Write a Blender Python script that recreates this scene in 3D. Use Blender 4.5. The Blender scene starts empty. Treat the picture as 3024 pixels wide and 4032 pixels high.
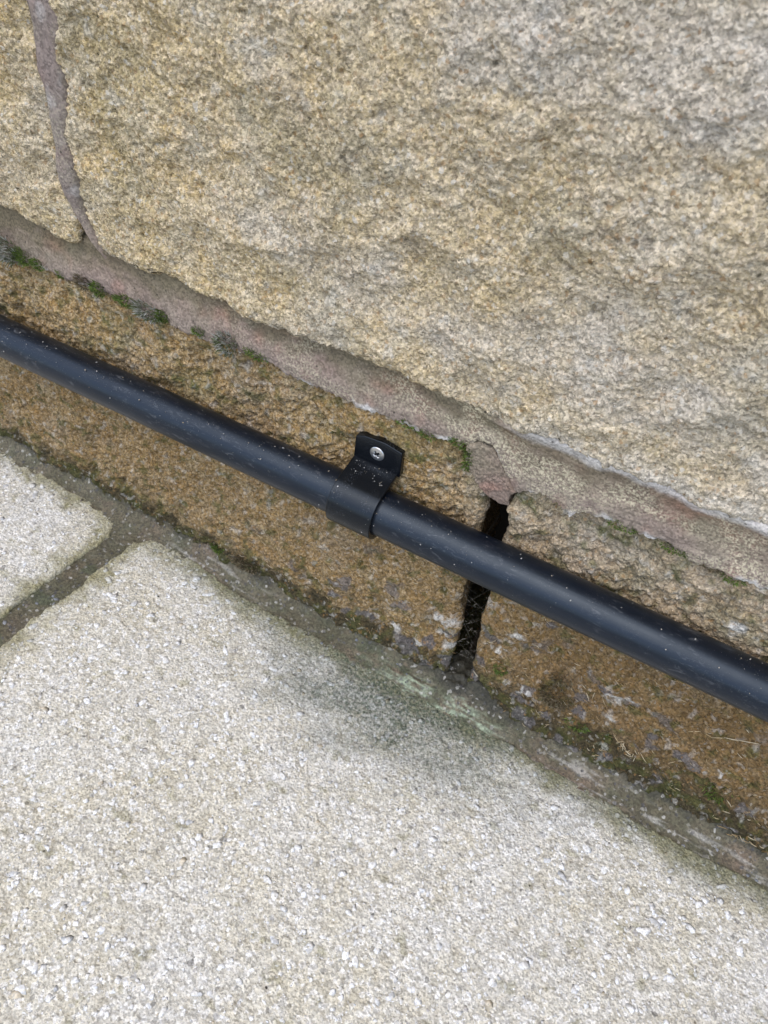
import bpy, math, random
import numpy as np
from mathutils import Matrix, Vector

random.seed(7)
RNG = np.random.default_rng(11)
SC = bpy.context.scene
COL = SC.collection

# ------------------------------------------------------------------ camera
cam_d = bpy.data.cameras.new("camera")
cam = bpy.data.objects.new("camera", cam_d)
COL.objects.link(cam)
cam_d.sensor_fit = 'VERTICAL'
cam_d.sensor_height = 5.645
cam_d.sensor_width = 5.645
cam_d.lens = 5.645 * 3050.0 / 4032.0
cam_d.clip_start = 0.01
cam_d.clip_end = 300.0
R = ((0.8680158, 0.4045580, -0.2878913),
     (0.4895269, -0.6001610, 0.6325901),
     (0.0831383, -0.6900287, -0.7189912))
CAM = Vector((0.13259, -0.27556, 0.44952))
cam.matrix_world = Matrix((
    (R[0][0], -R[0][1], -R[0][2], CAM.x),
    (R[1][0], -R[1][1], -R[1][2], CAM.y),
    (R[2][0], -R[2][1], -R[2][2], CAM.z),
    (0, 0, 0, 1)))
cam_d.dof.use_dof = True
cam_d.dof.focus_distance = 0.400
cam_d.dof.aperture_fstop = 3.2
SC.camera = cam

# ------------------------------------------------------------------ sky, sun, exposure
world = bpy.data.worlds.new("World")
SC.world = world
world.use_nodes = True
wt = world.node_tree
for n_ in list(wt.nodes):
    wt.nodes.remove(n_)
w_out = wt.nodes.new("ShaderNodeOutputWorld")
w_bg = wt.nodes.new("ShaderNodeBackground")
w_sky = wt.nodes.new("ShaderNodeTexSky")
w_hs = wt.nodes.new("ShaderNodeHueSaturation")
SUN_EL, SUN_AZ = math.radians(64), math.radians(190)     # azimuth from +Y, clockwise
w_sky.sky_type = 'NISHITA'
w_sky.sun_disc = False
w_sky.sun_elevation = SUN_EL
w_sky.sun_rotation = SUN_AZ
w_sky.dust_density = 2.0
w_hs.inputs['Saturation'].default_value = 0.82
w_bg.inputs['Strength'].default_value = 0.15
wt.links.new(w_sky.outputs[0], w_hs.inputs['Color'])
wt.links.new(w_hs.outputs[0], w_bg.inputs['Color'])
wt.links.new(w_bg.outputs[0], w_out.inputs['Surface'])

sun_d = bpy.data.lights.new("sun", 'SUN')
sun = bpy.data.objects.new("sun", sun_d)
COL.objects.link(sun)
sun_d.energy = 0.55
sun_d.angle = math.radians(70)
sun_d.color = (1.0, 0.945, 0.86)
sdir = Vector((math.sin(SUN_AZ) * math.cos(SUN_EL), math.cos(SUN_AZ) * math.cos(SUN_EL), math.sin(SUN_EL)))
sun.rotation_euler = sdir.to_track_quat('Z', 'Y').to_euler()
sun.location = sdir * 5

SC.view_settings.view_transform = 'Standard'
SC.view_settings.look = 'None'
SC.view_settings.exposure = 0.92
SC.view_settings.gamma = 1.0
SC.view_settings.use_curve_mapping = False
SC.cycles.max_bounces = 6
SC.cycles.diffuse_bounces = 3
SC.cycles.glossy_bounces = 3

# ------------------------------------------------------------------ noise
_PR = np.random.default_rng(3)
_PERM = np.concatenate([_PR.permutation(1024)] * 2).astype(np.int32)
_GA = _PR.random(1024) * 2 * math.pi
_GX, _GY = np.cos(_GA).astype(np.float32), np.sin(_GA).astype(np.float32)
_RV = _PR.random(1024).astype(np.float32)

def _cell(ix, iy, s):
    return _PERM[_PERM[(ix + s * 131) & 1023] + ((iy + s * 57) & 1023)]

def perlin(x, y, s=0):
    x = np.asarray(x, float); y = np.asarray(y, float)
    x0 = np.floor(x); y0 = np.floor(y)
    fx = (x - x0).astype(np.float32); fy = (y - y0).astype(np.float32)
    ix = x0.astype(np.int32); iy = y0.astype(np.int32)
    u = fx * fx * fx * (fx * (fx * 6 - 15) + 10)
    v = fy * fy * fy * (fy * (fy * 6 - 15) + 10)
    def g(ox, oy):
        c = _cell(ix + ox, iy + oy, s)
        return _GX[c] * (fx - ox) + _GY[c] * (fy - oy)
    a = g(0, 0); a = a + u * (g(1, 0) - a)
    b = g(0, 1); b = b + u * (g(1, 1) - b)
    return (a + v * (b - a)).astype(float) * 1.5

def fbm(x, y, o=4, s=0, gain=0.5, lac=2.03):
    t = 0; a = 1.0; n = 0
    for i in range(o):
        t = t + a * perlin(x + 17.3 * i, y - 9.1 * i, s + i)
        n += a; a *= gain; x = x * lac; y = y * lac
    return t / n * 1.3

def worley(x, y, s=0):
    x0 = np.floor(x); y0 = np.floor(y)
    fx = (x - x0).astype(np.float32); fy = (y - y0).astype(np.float32)
    ix = x0.astype(np.int32); iy = y0.astype(np.int32)
    d1 = np.full(x.shape, 9.0, np.float32); idc = np.zeros(x.shape, np.float32)
    for ox in (-1, 0, 1):
        for oy in (-1, 0, 1):
            c = _cell(ix + ox, iy + oy, s)
            d = (_RV[c] + ox - fx) ** 2 + (_RV[c - 1] + oy - fy) ** 2
            m = d < d1
            d1 = np.where(m, d, d1)
            idc = np.where(m, _RV[c - 2], idc)
    return np.sqrt(d1).astype(float), idc.astype(float)

def sstep(a, b, x):
    t = np.clip((x - a) / (b - a), 0, 1)
    return t * t * (3 - 2 * t)

def curve(pts):
    p = np.array(sorted(pts))
    return lambda t: np.interp(t, p[:, 0], p[:, 1])

def ragged(t, amp, wl, s):
    return amp * (perlin(t / wl, t * 0 + 0.37, s) + 0.6 * perlin(t / wl * 2.3, t * 0 + 5.1, s + 1) + 0.4 * perlin(t / wl * 5.1, t * 0 + 2.2, s + 2))

def ground_z(x):
    return 0.003 - 0.036 * np.clip(x, -1.6, 1.6)

# ------------------------------------------------------------------ materials
def val(v):
    return v if isinstance(v, (tuple, list)) else v

class Mat:
    def __init__(self, name):
        self.m = bpy.data.materials.new(name)
        self.m.use_nodes = True
        self.t = self.m.node_tree
        for n in list(self.t.nodes):
            self.t.nodes.remove(n)
        self.out = self.t.nodes.new("ShaderNodeOutputMaterial")
        self.b = self.t.nodes.new("ShaderNodeBsdfPrincipled")
        self.t.links.new(self.b.outputs[0], self.out.inputs['Surface'])
        tc = self.t.nodes.new("ShaderNodeTexCoord")
        self.co = tc.outputs['Object']
    def put(self, sock, v):
        if hasattr(v, 'is_output'):
            self.t.links.new(v, sock)
        else:
            sock.default_value = (*v, 1.0) if isinstance(v, (tuple, list)) and len(v) == 3 and sock.type == 'RGBA' else v
    def set(self, **kw):
        for k, v in kw.items():
            self.put(self.b.inputs[k.replace('_', ' ')], v)
        return self
    def noise(self, scale, detail=3, rough=0.55, dist=0.0, co=None, col=False):
        n = self.t.nodes.new("ShaderNodeTexNoise")
        self.put(n.inputs['Vector'], co or self.co)
        n.inputs['Scale'].default_value = scale
        n.inputs['Detail'].default_value = detail
        n.inputs['Roughness'].default_value = rough
        n.inputs['Distortion'].default_value = dist
        return n.outputs[1 if col else 0]
    def voro(self, scale, feat='F1', out='Distance', co=None):
        n = self.t.nodes.new("ShaderNodeTexVoronoi")
        n.feature = feat
        self.put(n.inputs['Vector'], co or self.co)
        n.inputs['Scale'].default_value = scale
        return n.outputs[out]
    def ramp(self, fac, stops, ease='LINEAR'):
        n = self.t.nodes.new("ShaderNodeValToRGB")
        n.color_ramp.interpolation = ease
        e = n.color_ramp.elements
        while len(e) < len(stops):
            e.new(0.5)
        for i, (p, c) in enumerate(stops):
            e[i].position = p
            e[i].color = (*c, 1) if isinstance(c, (tuple, list)) else (c, c, c, 1)
        self.put(n.inputs[0], fac)
        return n.outputs[0]
    def mix(self, fac, a, b, mode='MIX'):
        n = self.t.nodes.new("ShaderNodeMix")
        n.data_type = 'RGBA'; n.blend_type = mode
        self.put(n.inputs[0], fac); self.put(n.inputs[6], a); self.put(n.inputs[7], b)
        return n.outputs[2]
    def math(self, op, a, b=0.0, clamp=False):
        n = self.t.nodes.new("ShaderNodeMath")
        n.operation = op; n.use_clamp = clamp
        self.put(n.inputs[0], a); self.put(n.inputs[1], b)
        return n.outputs[0]
    def attr(self, name):
        n = self.t.nodes.new("ShaderNodeAttribute")
        n.attribute_name = name
        return n.outputs['Fac']
    def island(self):
        n = self.t.nodes.new("ShaderNodeNewGeometry")
        return n.outputs['Random Per Island']
    def sep(self, co, i):
        n = self.t.nodes.new("ShaderNodeSeparateXYZ")
        self.put(n.inputs[0], co)
        return n.outputs[i]
    def stretch(self, s):
        n = self.t.nodes.new("ShaderNodeMapping")
        self.put(n.inputs['Vector'], self.co)
        n.inputs['Scale'].default_value = s
        return n.outputs[0]
    def bump(self, h, dist, strength=1.0, normal=None):
        n = self.t.nodes.new("ShaderNodeBump")
        n.inputs['Strength'].default_value = strength
        n.inputs['Distance'].default_value = dist
        self.put(n.inputs['Height'], h)
        if normal is not None:
            self.put(n.inputs['Normal'], normal)
        return n.outputs[0]

def grains(M, base, scale, lo, hi, amount=1.0):
    """break a colour up into sand grains of differing brightness and tint"""
    c = M.voro(scale, out='Color')
    g = M.ramp(M.sep(c, 0), [(0.0, lo), (0.5, (lo + hi) * 0.5), (1.0, hi)])
    return M.mix(amount, base, g, 'MULTIPLY')

def mat_sandstone(name, tan, tan2, grey, orange, quartz, lift, pit):
    M = Mat(name)
    n1 = M.noise(14, 4, 0.6)
    n2 = M.noise(48, 4, 0.62, 0.4)
    n3 = M.noise(300, 4, 0.66)
    col = M.mix(M.ramp(n1, [(0.36, 0), (0.62, 1)]), tan, tan2)
    col = M.mix(M.math('MULTIPLY', M.ramp(n2, [(0.47, 0), (0.68, 1)]), 0.75), col, grey)
    col = M.mix(M.math('MULTIPLY', M.ramp(M.noise(70, 3, 0.6, 0.3), [(0.52, 0), (0.66, 1)]), 0.7), col, orange)
    col = M.mix(M.math('MULTIPLY', M.ramp(n3, [(0.36, 1), (0.50, 0)]), pit), col, (0.130, 0.086, 0.036))
    col = M.mix(M.math('MULTIPLY', M.ramp(M.noise(470, 4, 0.68), [(0.46, 0), (0.61, 1)]), lift), col, M.mix(0.55, col, (0.74, 0.62, 0.46)))
    # attributes: green film, dark damp stain, white bloom, grey lichen, cold grey weathering
    col = M.mix(M.math('MULTIPLY', M.attr('weather'), M.ramp(n2, [(0.3, 0.5), (0.7, 1.0)])), col, (0.485, 0.445, 0.385))
    col = M.mix(M.attr('umber'), col, M.mix(0.72, col, (0.132, 0.080, 0.032)))
    col = M.mix(M.attr('damp_dark'), col, (0.052, 0.044, 0.024))
    col = M.mix(M.math('MULTIPLY', M.attr('green'), 0.8), col, (0.075, 0.088, 0.022))
    col = M.mix(M.math('MULTIPLY', M.attr('lichen'), 0.85), col, (0.135, 0.125, 0.125))
    col = M.mix(M.math('MULTIPLY', M.attr('bloom'), 0.85), col, (0.56, 0.55, 0.52))
    col = grains(M, col, 900, 0.58, 1.40)
    v = M.voro(640, out='Color')
    col = M.mix(M.math('MULTIPLY', M.ramp(M.sep(v, 1), [(0.93, 0), (1.0, 1)]), quartz), col, (0.60, 0.57, 0.50))
    col = M.mix(M.math('MULTIPLY', M.ramp(M.sep(v, 2), [(0.93, 0), (1.0, 1)]), 0.5), col, (0.34, 0.19, 0.07))
    h = M.math('ADD', M.noise(1150, 2, 0.6), M.math('MULTIPLY', M.voro(800), 0.8))
    M.set(Base_Color=col, Roughness=0.93, Normal=M.bump(h, 0.0009, 0.9))
    M.b.inputs['Specular IOR Level'].default_value = 0.25
    return M.m

M_UP = mat_sandstone("sandstone_pale", (0.465, 0.362, 0.180), (0.505, 0.418, 0.262), (0.53, 0.478, 0.365), (0.49, 0.36, 0.165), 0.75, 0.9, 0.55)
M_LO = mat_sandstone("sandstone_brown", (0.262, 0.170, 0.066), (0.325, 0.222, 0.098), (0.34, 0.272, 0.155), (0.32, 0.195, 0.068), 0.3, 0.5, 0.85)

def mat_mortar():
    M = Mat("pointing_mortar")
    n1 = M.noise(26, 3, 0.55)
    col = M.mix(M.ramp(n1, [(0.38, 0), (0.62, 1)]), (0.235, 0.178, 0.148), (0.235, 0.20, 0.150))
    col = M.mix(M.math('MULTIPLY', M.ramp(M.noise(38, 2), [(0.55, 0), (0.7, 1)]), 0.75), col, (0.29, 0.165, 0.125))
    col = M.mix(M.attr('mauve'), col, (0.205, 0.175, 0.166))
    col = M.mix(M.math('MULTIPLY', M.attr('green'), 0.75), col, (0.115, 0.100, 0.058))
    # pale sand and yellow-green lichen dust
    pale = M.math('MULTIPLY', M.ramp(M.noise(900, 2, 0.65), [(0.47, 0), (0.56, 1)]), M.attr('dust'))
    col = M.mix(M.math('MULTIPLY', pale, 0.8), col, (0.47, 0.43, 0.31))
    col = M.mix(M.math('MULTIPLY', M.attr('bloom'), 0.85), col, (0.57, 0.56, 0.55))
    col = M.mix(M.ramp(M.voro(120), [(0.05, 0.75), (0.09, 0.0)]), col, (0.03, 0.025, 0.022))
    col = grains(M, col, 1000, 0.66, 1.34)
    h = M.math('ADD', M.math('MULTIPLY', M.noise(900, 3, 0.6), 0.6), M.math('MULTIPLY', M.ramp(M.voro(210), [(0.05, 0), (0.16, 1)]), 0.8))
    M.set(Base_Color=col, Roughness=0.9, Normal=M.bump(h, 0.00045, 0.8))
    M.b.inputs['Specular IOR Level'].default_value = 0.25
    return M.m

def mat_broken_mortar():
    M = Mat("broken_mortar")
    col = M.mix(M.noise(120, 3), (0.195, 0.143, 0.122), (0.265, 0.21, 0.18))
    col = grains(M, col, 700, 0.5, 1.45)
    col = M.mix(M.ramp(M.voro(300, out='Distance'), [(0.08, 0.6), (0.14, 0)]), col, (0.5, 0.45, 0.42))
    M.set(Base_Color=col, Roughness=0.95, Normal=M.bump(M.noise(800, 3), 0.0007, 0.9))
    return M.m

def mat_fillet():
    M = Mat("ground_mortar")
    n1 = M.noise(30, 4, 0.6)
    col = M.mix(M.ramp(n1, [(0.35, 0), (0.65, 1)]), (0.085, 0.071, 0.042), (0.135, 0.118, 0.082))
    col = M.mix(M.math('MULTIPLY', M.ramp(M.noise(21, 3), [(0.52, 0), (0.66, 1)]), 0.7), col, (0.19, 0.135, 0.10))
    col = M.mix(M.attr('green'), col, (0.072, 0.082, 0.048))
    col = M.mix(M.attr('mint'), col, (0.32, 0.385, 0.275))
    col = M.mix(M.attr('damp_dark'), col, (0.048, 0.046, 0.034))
    col = M.mix(M.math('MULTIPLY', M.attr('bloom'), 0.7), col, (0.50, 0.49, 0.45))
    v = M.voro(560, out='Color')
    col = M.mix(M.ramp(M.sep(v, 0), [(0.92, 0), (1.0, 0.8)]), col, (0.36, 0.35, 0.32))
    col = M.mix(M.ramp(M.sep(v, 1), [(0.92, 0), (1.0, 0.8)]), col, (0.07, 0.07, 0.075))
    col = grains(M, col, 850, 0.62, 1.38)
    M.set(Base_Color=col, Roughness=0.72, Normal=M.bump(M.noise(700, 3), 0.0006, 0.8))
    M.b.inputs['Specular IOR Level'].default_value = 0.35
    return M.m

def slab_stains(M, col):
    col = M.mix(M.math('MULTIPLY', M.attr('ochre'), 0.85), col, (0.235, 0.215, 0.095))
    speck = M.ramp(M.noise(480, 3, 0.68), [(0.36, 1.0), (0.58, 0.0)])
    a = M.attr('algae')
    f = M.math('MULTIPLY', a, M.math('ADD', M.math('MULTIPLY', speck, 0.55), 0.55), True)
    return M.mix(M.math('MULTIPLY', f, 0.92), col, (0.062, 0.085, 0.056))

def mat_slab():
    M = Mat("reconstituted_slab")
    n1 = M.noise(9, 4, 0.6)
    col = M.mix(M.ramp(n1, [(0.36, 0), (0.64, 1)]), (0.59, 0.555, 0.465), (0.64, 0.622, 0.575))
    col = M.mix(M.math('MULTIPLY', M.ramp(M.noise(45, 4, 0.65), [(0.45, 0), (0.72, 1)]), 0.55), col, (0.53, 0.475, 0.335))
    col = M.mix(M.math('MULTIPLY', M.ramp(M.noise(130, 3, 0.6), [(0.50, 0), (0.66, 1)]), 0.40), col, (0.40, 0.355, 0.26))
    v = M.voro(420, out='Color')
    col = M.mix(M.math('MULTIPLY', M.ramp(M.sep(v, 0), [(0.70, 0), (0.95, 1)]), 0.6), col, (0.81, 0.80, 0.78))
    col = slab_stains(M, col)
    col = M.mix(M.ramp(M.sep(v, 1), [(0.97, 0), (1.0, 0.7)]), col, (0.16, 0.155, 0.15))
    col = grains(M, col, 900, 0.62, 1.30)
    h = M.math('ADD', M.noise(950, 3, 0.6), M.math('MULTIPLY', M.voro(600), 0.9))
    M.set(Base_Color=col, Roughness=0.85, Normal=M.bump(h, 0.0007, 0.8))
    M.b.inputs['Specular IOR Level'].default_value = 0.3
    return M.m

def mat_chips():
    M = Mat("quartz_aggregate")
    r = M.island()
    col = M.ramp(r, [(0.0, (0.84, 0.85, 0.86)), (0.55, (0.80, 0.80, 0.79)), (0.80, (0.70, 0.71, 0.72)),
                     (0.90, (0.50, 0.51, 0.53)), (0.95, (0.56, 0.48, 0.35)), (0.985, (0.36, 0.34, 0.33))], 'CONSTANT')
    col = M.mix(M.math('MULTIPLY', M.ramp(M.noise(520, 4, 0.7), [(0.42, 0), (0.62, 1)]), 0.6), col, (0.64, 0.60, 0.52))
    col = slab_stains(M, col)
    col = grains(M, col, 1100, 0.72, 1.2)
    M.set(Base_Color=col, Roughness=0.6, Normal=M.bump(M.noise(750, 3), 0.0003, 0.8))
    return M.m

def mat_pebbles():
    M = Mat("grit_pebbles")
    col = M.ramp(M.island(), [(0, (0.17, 0.185, 0.215)), (0.45, (0.26, 0.27, 0.29)), (0.7, (0.15, 0.12, 0.09)), (0.88, (0.34, 0.31, 0.24))], 'CONSTANT')
    col = M.mix(M.math('MULTIPLY', M.noise(700, 2), 0.5), col, (0.2, 0.2, 0.19))
    M.set(Base_Color=col, Roughness=0.6)
    return M.m

def mat_pipe():
    M = Mat("black_pipe_plastic")
    streak = M.noise(1.0, 4, 0.6, 0.0, M.stretch((22, 500, 500)))
    blot = M.noise(42, 4, 0.6)
    scuff = M.math('MULTIPLY', M.ramp(M.noise(1.0, 3, 0.6, 1.2, M.stretch((140, 420, 420))), [(0.56, 0), (0.72, 1)]),
                   M.ramp(blot, [(0.46, 0), (0.60, 1)]))
    dust = M.ramp(M.noise(1500, 2, 0.7), [(0.60, 0), (0.72, 1)])
    dust = M.math('MULTIPLY', dust, M.ramp(M.noise(75, 3, 0.6), [(0.42, 0.05), (0.66, 0.75)]))
    col = M.mix(M.ramp(streak, [(0.35, 0), (0.7, 1)]), (0.0036, 0.0052, 0.0100), (0.0060, 0.0086, 0.0155))
    col = M.mix(M.math('MULTIPLY', scuff, 0.6), col, (0.11, 0.115, 0.125))
    col = M.mix(M.math('MULTIPLY', dust, 0.32), col, (0.27, 0.26, 0.24))
    M.set(Base_Color=col, Roughness=M.ramp(blot, [(0.3, 0.29), (0.7, 0.40)]),
          Normal=M.bump(M.math('ADD', M.math('MULTIPLY', streak, 0.5), M.math('MULTIPLY', M.noise(260, 3), 0.35)), 0.00022, 0.6))
    M.b.inputs['Specular IOR Level'].default_value = 0.50
    M.b.inputs['Specular Tint'].default_value = (0.68, 0.83, 1.0, 1.0)  # blue of the reflected sky put into the highlight colour
    return M.m

def mat_clip():
    M = Mat("printed_black_plastic")
    x = M.sep(M.co, 0)
    ridge = M.math('SINE', M.math('MULTIPLY', x, 2 * math.pi / 0.00055), 0)
    dust = M.math('MULTIPLY', M.ramp(M.noise(1300, 3, 0.7), [(0.56, 0), (0.70, 1)]), M.ramp(M.noise(150, 3, 0.6), [(0.50, 0.02), (0.64, 0.9)]))
    col = M.mix(M.math('MULTIPLY', dust, 0.38), (0.0030, 0.0036, 0.0052), (0.22, 0.235, 0.26))
    M.set(Base_Color=col, Roughness=0.25, Normal=M.bump(ridge, 0.00003, 0.7))
    M.b.inputs['Specular Tint'].default_value = (0.72, 0.85, 1.0, 1.0)  # highlights tinted with the sky's blue, as on the pipe
    M.b.inputs['Specular IOR Level'].default_value = 0.42
    return M.m

def mat_plain(name, col, rough=0.7, metal=0.0, var=0.25, sc=400):
    M = Mat(name)
    n = M.noise(sc, 3)
    c = M.mix(n, tuple(v * (1 - var) for v in col), tuple(min(1, v * (1 + var)) for v in col))
    M.set(Base_Color=c, Roughness=rough, Metallic=metal)
    return M.m

def mat_island(name, stops, rough=0.75, trans=0.0):
    M = Mat(name)
    M.set(Base_Color=M.ramp(M.island(), stops), Roughness=rough)
    if trans:
        M.b.inputs['Subsurface Weight'].default_value = 0.0
    return M.m

M_MORT = mat_mortar()
M_BRK = mat_broken_mortar()
M_FIL = mat_fillet()
M_SLAB = mat_slab()
M_CHIP = mat_chips()
M_PEB = mat_pebbles()
M_PIPE = mat_pipe()
M_CLIP = mat_clip()
M_ZINC = mat_plain("zinc_screw", (0.62, 0.63, 0.64), 0.34, 1.0, 0.18, 900)
M_MOSS = mat_island("moss_green", [(0, (0.045, 0.080, 0.010)), (0.45, (0.092, 0.150, 0.020)), (0.8, (0.17, 0.24, 0.045)), (1.0, (0.04, 0.055, 0.012))])
M_MOSSDRY = mat_island("moss_grey_tips", [(0, (0.05, 0.07, 0.02)), (0.35, (0.11, 0.14, 0.05)), (0.55, (0.34, 0.34, 0.29)), (1.0, (0.47, 0.46, 0.42))])
M_MOSSDEAD = mat_island("moss_dead", [(0, (0.05, 0.04, 0.018)), (0.5, (0.13, 0.10, 0.055)), (0.85, (0.24, 0.20, 0.13)), (1.0, (0.08, 0.10, 0.025))])
M_STRAW = mat_island("dry_straw", [(0, (0.30, 0.20, 0.09)), (0.5, (0.44, 0.34, 0.19)), (1.0, (0.62, 0.55, 0.40))])
M_GRIT = mat_island("pale_dust_grit", [(0, (0.40, 0.40, 0.39)), (0.6, (0.30, 0.29, 0.27)), (0.85, (0.36, 0.29, 0.19)), (1, (0.55, 0.55, 0.55))])
M_WEB = mat_plain("cobweb_silk", (0.36, 0.33, 0.28), 0.8)
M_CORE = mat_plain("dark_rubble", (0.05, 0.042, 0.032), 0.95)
M_EARTH = mat_plain("bare_earth", (0.11, 0.085, 0.06), 0.95, 0, 0.4, 20)

# ------------------------------------------------------------------ mesh helpers
def tag(o, label=None, cat=None, group=None, kind=None):
    if label: o['label'] = label
    if cat: o['category'] = cat
    if group: o['group'] = group
    if kind: o['kind'] = kind
    return o

def empty(name, loc=(0, 0, 0)):
    o = bpy.data.objects.new(name, None)
    o.location = loc
    o.empty_display_size = 0.02
    COL.objects.link(o)
    return o

def link(name, me, mat, parent=None, smooth=True, loc=None):
    if mat:
        me.materials.append(mat)
    if smooth:
        me.polygons.foreach_set('use_smooth', np.ones(len(me.polygons), dtype=bool))
    o = bpy.data.objects.new(name, me)
    COL.objects.link(o)
    if loc is not None:
        o.location = loc
    if parent is not None:
        o.parent = parent
    return o

def quads_mesh(name, co, quads, attrs=None):
    me = bpy.data.meshes.new(name)
    co = np.ascontiguousarray(co, dtype=np.float32)
    q = np.ascontiguousarray(quads, dtype=np.int32)
    n = len(q); k = q.shape[1]
    me.vertices.add(len(co)); me.vertices.foreach_set('co', co.ravel())
    me.loops.add(n * k); me.loops.foreach_set('vertex_index', q.ravel())
    me.polygons.add(n)
    me.polygons.foreach_set('loop_start', np.arange(0, n * k, k, dtype=np.int32))
    me.polygons.foreach_set('loop_total', np.full(n, k, dtype=np.int32))
    for key, a in (attrs or {}).items():
        at = me.attributes.new(key, 'FLOAT', 'POINT')
        at.data.foreach_set('value', np.ascontiguousarray(np.clip(a, 0, 1), dtype=np.float32).ravel())
    me.update(calc_edges=True)
    me.validate()
    return me

def grid_quads(nv, nu, flip=False):
    i = np.arange(nv * nu).reshape(nv, nu)
    a, b, c, d = i[:-1, :-1], i[:-1, 1:], i[1:, 1:], i[1:, :-1]
    q = np.stack([a, b, c, d] if not flip else [a, d, c, b], -1).reshape(-1, 4)
    return q

def grid_mesh(name, P, attrs=None, flip=False):
    nv, nu = P.shape[:2]
    return quads_mesh(name, P.reshape(-1, 3), grid_quads(nv, nu, flip), {k: a.reshape(-1) for k, a in (attrs or {}).items()})

def spaced(a, b, f0, f1, fine, coarse):
    """1-D coordinates from a to b: fine steps within f0..f1, growing steps outside"""
    f0 = max(a, f0); f1 = min(b, f1)
    pts = list(np.linspace(f0, f1, max(3, int((f1 - f0) / fine) + 1))) if f1 > f0 else [max(min(f0, b), a)]
    s = fine; x = pts[-1]
    while x < b - 1e-6:
        s = min(s * 1.35, coarse); x = min(b, x + s); pts.append(x)
    s = fine; x = pts[0]
    while x > a + 1e-6:
        s = min(s * 1.35, coarse); x = max(a, x - s); pts.insert(0, x)
    return np.array(pts)

def skirt(P, depths, vec, attrs, inset=0.0, seed=0, under=0.0):
    """pad the front sheet with rings that turn back along vec, and close the back"""
    k = len(depths)
    nv, nu = P.shape[:2]
    Q = np.pad(P, ((k, k), (k, k), (0, 0)), mode='edge').copy()
    r = np.arange(nv + 2 * k)[:, None]; c = np.arange(nu + 2 * k)[None, :]
    ov = np.maximum(np.maximum(k - r, r - (nv + k - 1)), np.maximum(k - c, c - (nu + k - 1)))
    ov = np.clip(ov, 0, k)
    dep = np.concatenate([[0], depths])[ov]
    cen = P.reshape(-1, 3).mean(0)
    sgn = np.zeros(Q.shape)
    sgn[..., :] = 0
    Q = Q + dep[..., None] * np.array(vec)
    if inset:
        j = fbm(Q[..., 0] * 130 + Q[..., 1] * 70, Q[..., 2] * 130 + Q[..., 1] * 90, 3, seed)
        off = (ov > 0) * (inset * (0.25 + 0.75 * j)) + np.minimum(dep, .06) * under
        lr = np.where(c < k, 1.0, np.where(c > nu + k - 1, -1.0, 0.0)) * np.ones_like(r)
        tb = np.where(r < k, 1.0, np.where(r > nv + k - 1, -1.0, 0.0)) * np.ones_like(c)
        if abs(vec[1]) > 0.5:
            Q[..., 0] += off * lr; Q[..., 2] += off * tb
        else:
            Q[..., 0] += off * lr; Q[..., 1] += off * tb
    A = {n: np.pad(a, k, mode='edge') for n, a in attrs.items()}
    return Q, A

class Soup:
    """many small closed shapes gathered into one mesh"""
    def __init__(self):
        self.v = []; self.f = []; self.n = 0; self.a = []
    def add(self, v, f, a=None):
        self.v.append(np.asarray(v, float)); self.f.append(np.asarray(f, int) + self.n)
        self.n += len(v)
        if a is not None: self.a.append(np.asarray(a, float))
    def mesh(self, name, keys=()):
        A = np.concatenate(self.a) if self.a else None
        return quads_mesh(name, np.concatenate(self.v), np.concatenate(self.f),
                          {k: A[:, i] for i, k in enumerate(keys)} if A is not None else None)

_t = (1 + 5 ** 0.5) / 2
ICO_V = np.array([(-1, _t, 0), (1, _t, 0), (-1, -_t, 0), (1, -_t, 0), (0, -1, _t), (0, 1, _t), (0, -1, -_t), (0, 1, -_t),
                  (_t, 0, -1), (_t, 0, 1), (-_t, 0, -1), (-_t, 0, 1)]) / math.sqrt(1 + _t * _t)
ICO_F = np.array([(0, 11, 5), (0, 5, 1), (0, 1, 7), (0, 7, 10), (0, 10, 11), (1, 5, 9), (5, 11, 4), (11, 10, 2), (10, 7, 6), (7, 1, 8),
                  (3, 9, 4), (3, 4, 2), (3, 2, 6), (3, 6, 8), (3, 8, 9), (4, 9, 5), (2, 4, 11), (6, 2, 10), (8, 6, 7), (9, 8, 1)])

def lump(sx, sy, sz, jit=0.25, rot=None):
    v = ICO_V * (1 + jit * (RNG.random((12, 1)) - 0.5) * 2)
    v = v * np.array([sx, sy, sz])
    a = RNG.random() * 6.28 if rot is None else rot
    c, s = math.cos(a), math.sin(a)
    return v @ np.array([[c, s, 0], [-s, c, 0], [0, 0, 1]])

def fibre(p0, p1, bend, r, seg=3):
    """thin three-sided straw or strand from p0 to p1"""
    p0 = np.array(p0, float); p1 = np.array(p1, float)
    d = p1 - p0; L = np.linalg.norm(d) + 1e-9; d /= L
    up = np.array([0, 0, 1.0]) if abs(d[2]) < 0.9 else np.array([1.0, 0, 0])
    a = np.cross(d, up); a /= np.linalg.norm(a); b = np.cross(d, a)
    V = []; F = []
    for i in range(seg + 1):
        t = i / seg
        c = p0 + (p1 - p0) * t + np.array(bend) * (4 * t * (1 - t))
        rr = r * (1 - 0.55 * abs(2 * t - 1) ** 2)
        for j in range(3):
            g = 2.0944 * j
            V.append(c + rr * (math.cos(g) * a + math.sin(g) * b))
    for i in range(seg):
        for j in range(3):
            k = (j + 1) % 3
            q = [i * 3 + j, i * 3 + k, (i + 1) * 3 + k, (i + 1) * 3 + j]
            F.append((q[0], q[1], q[2])); F.append((q[0], q[2], q[3]))
    F.append((0, 2, 1)); e = seg * 3; F.append((e, e + 1, e + 2))
    return V, F

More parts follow.
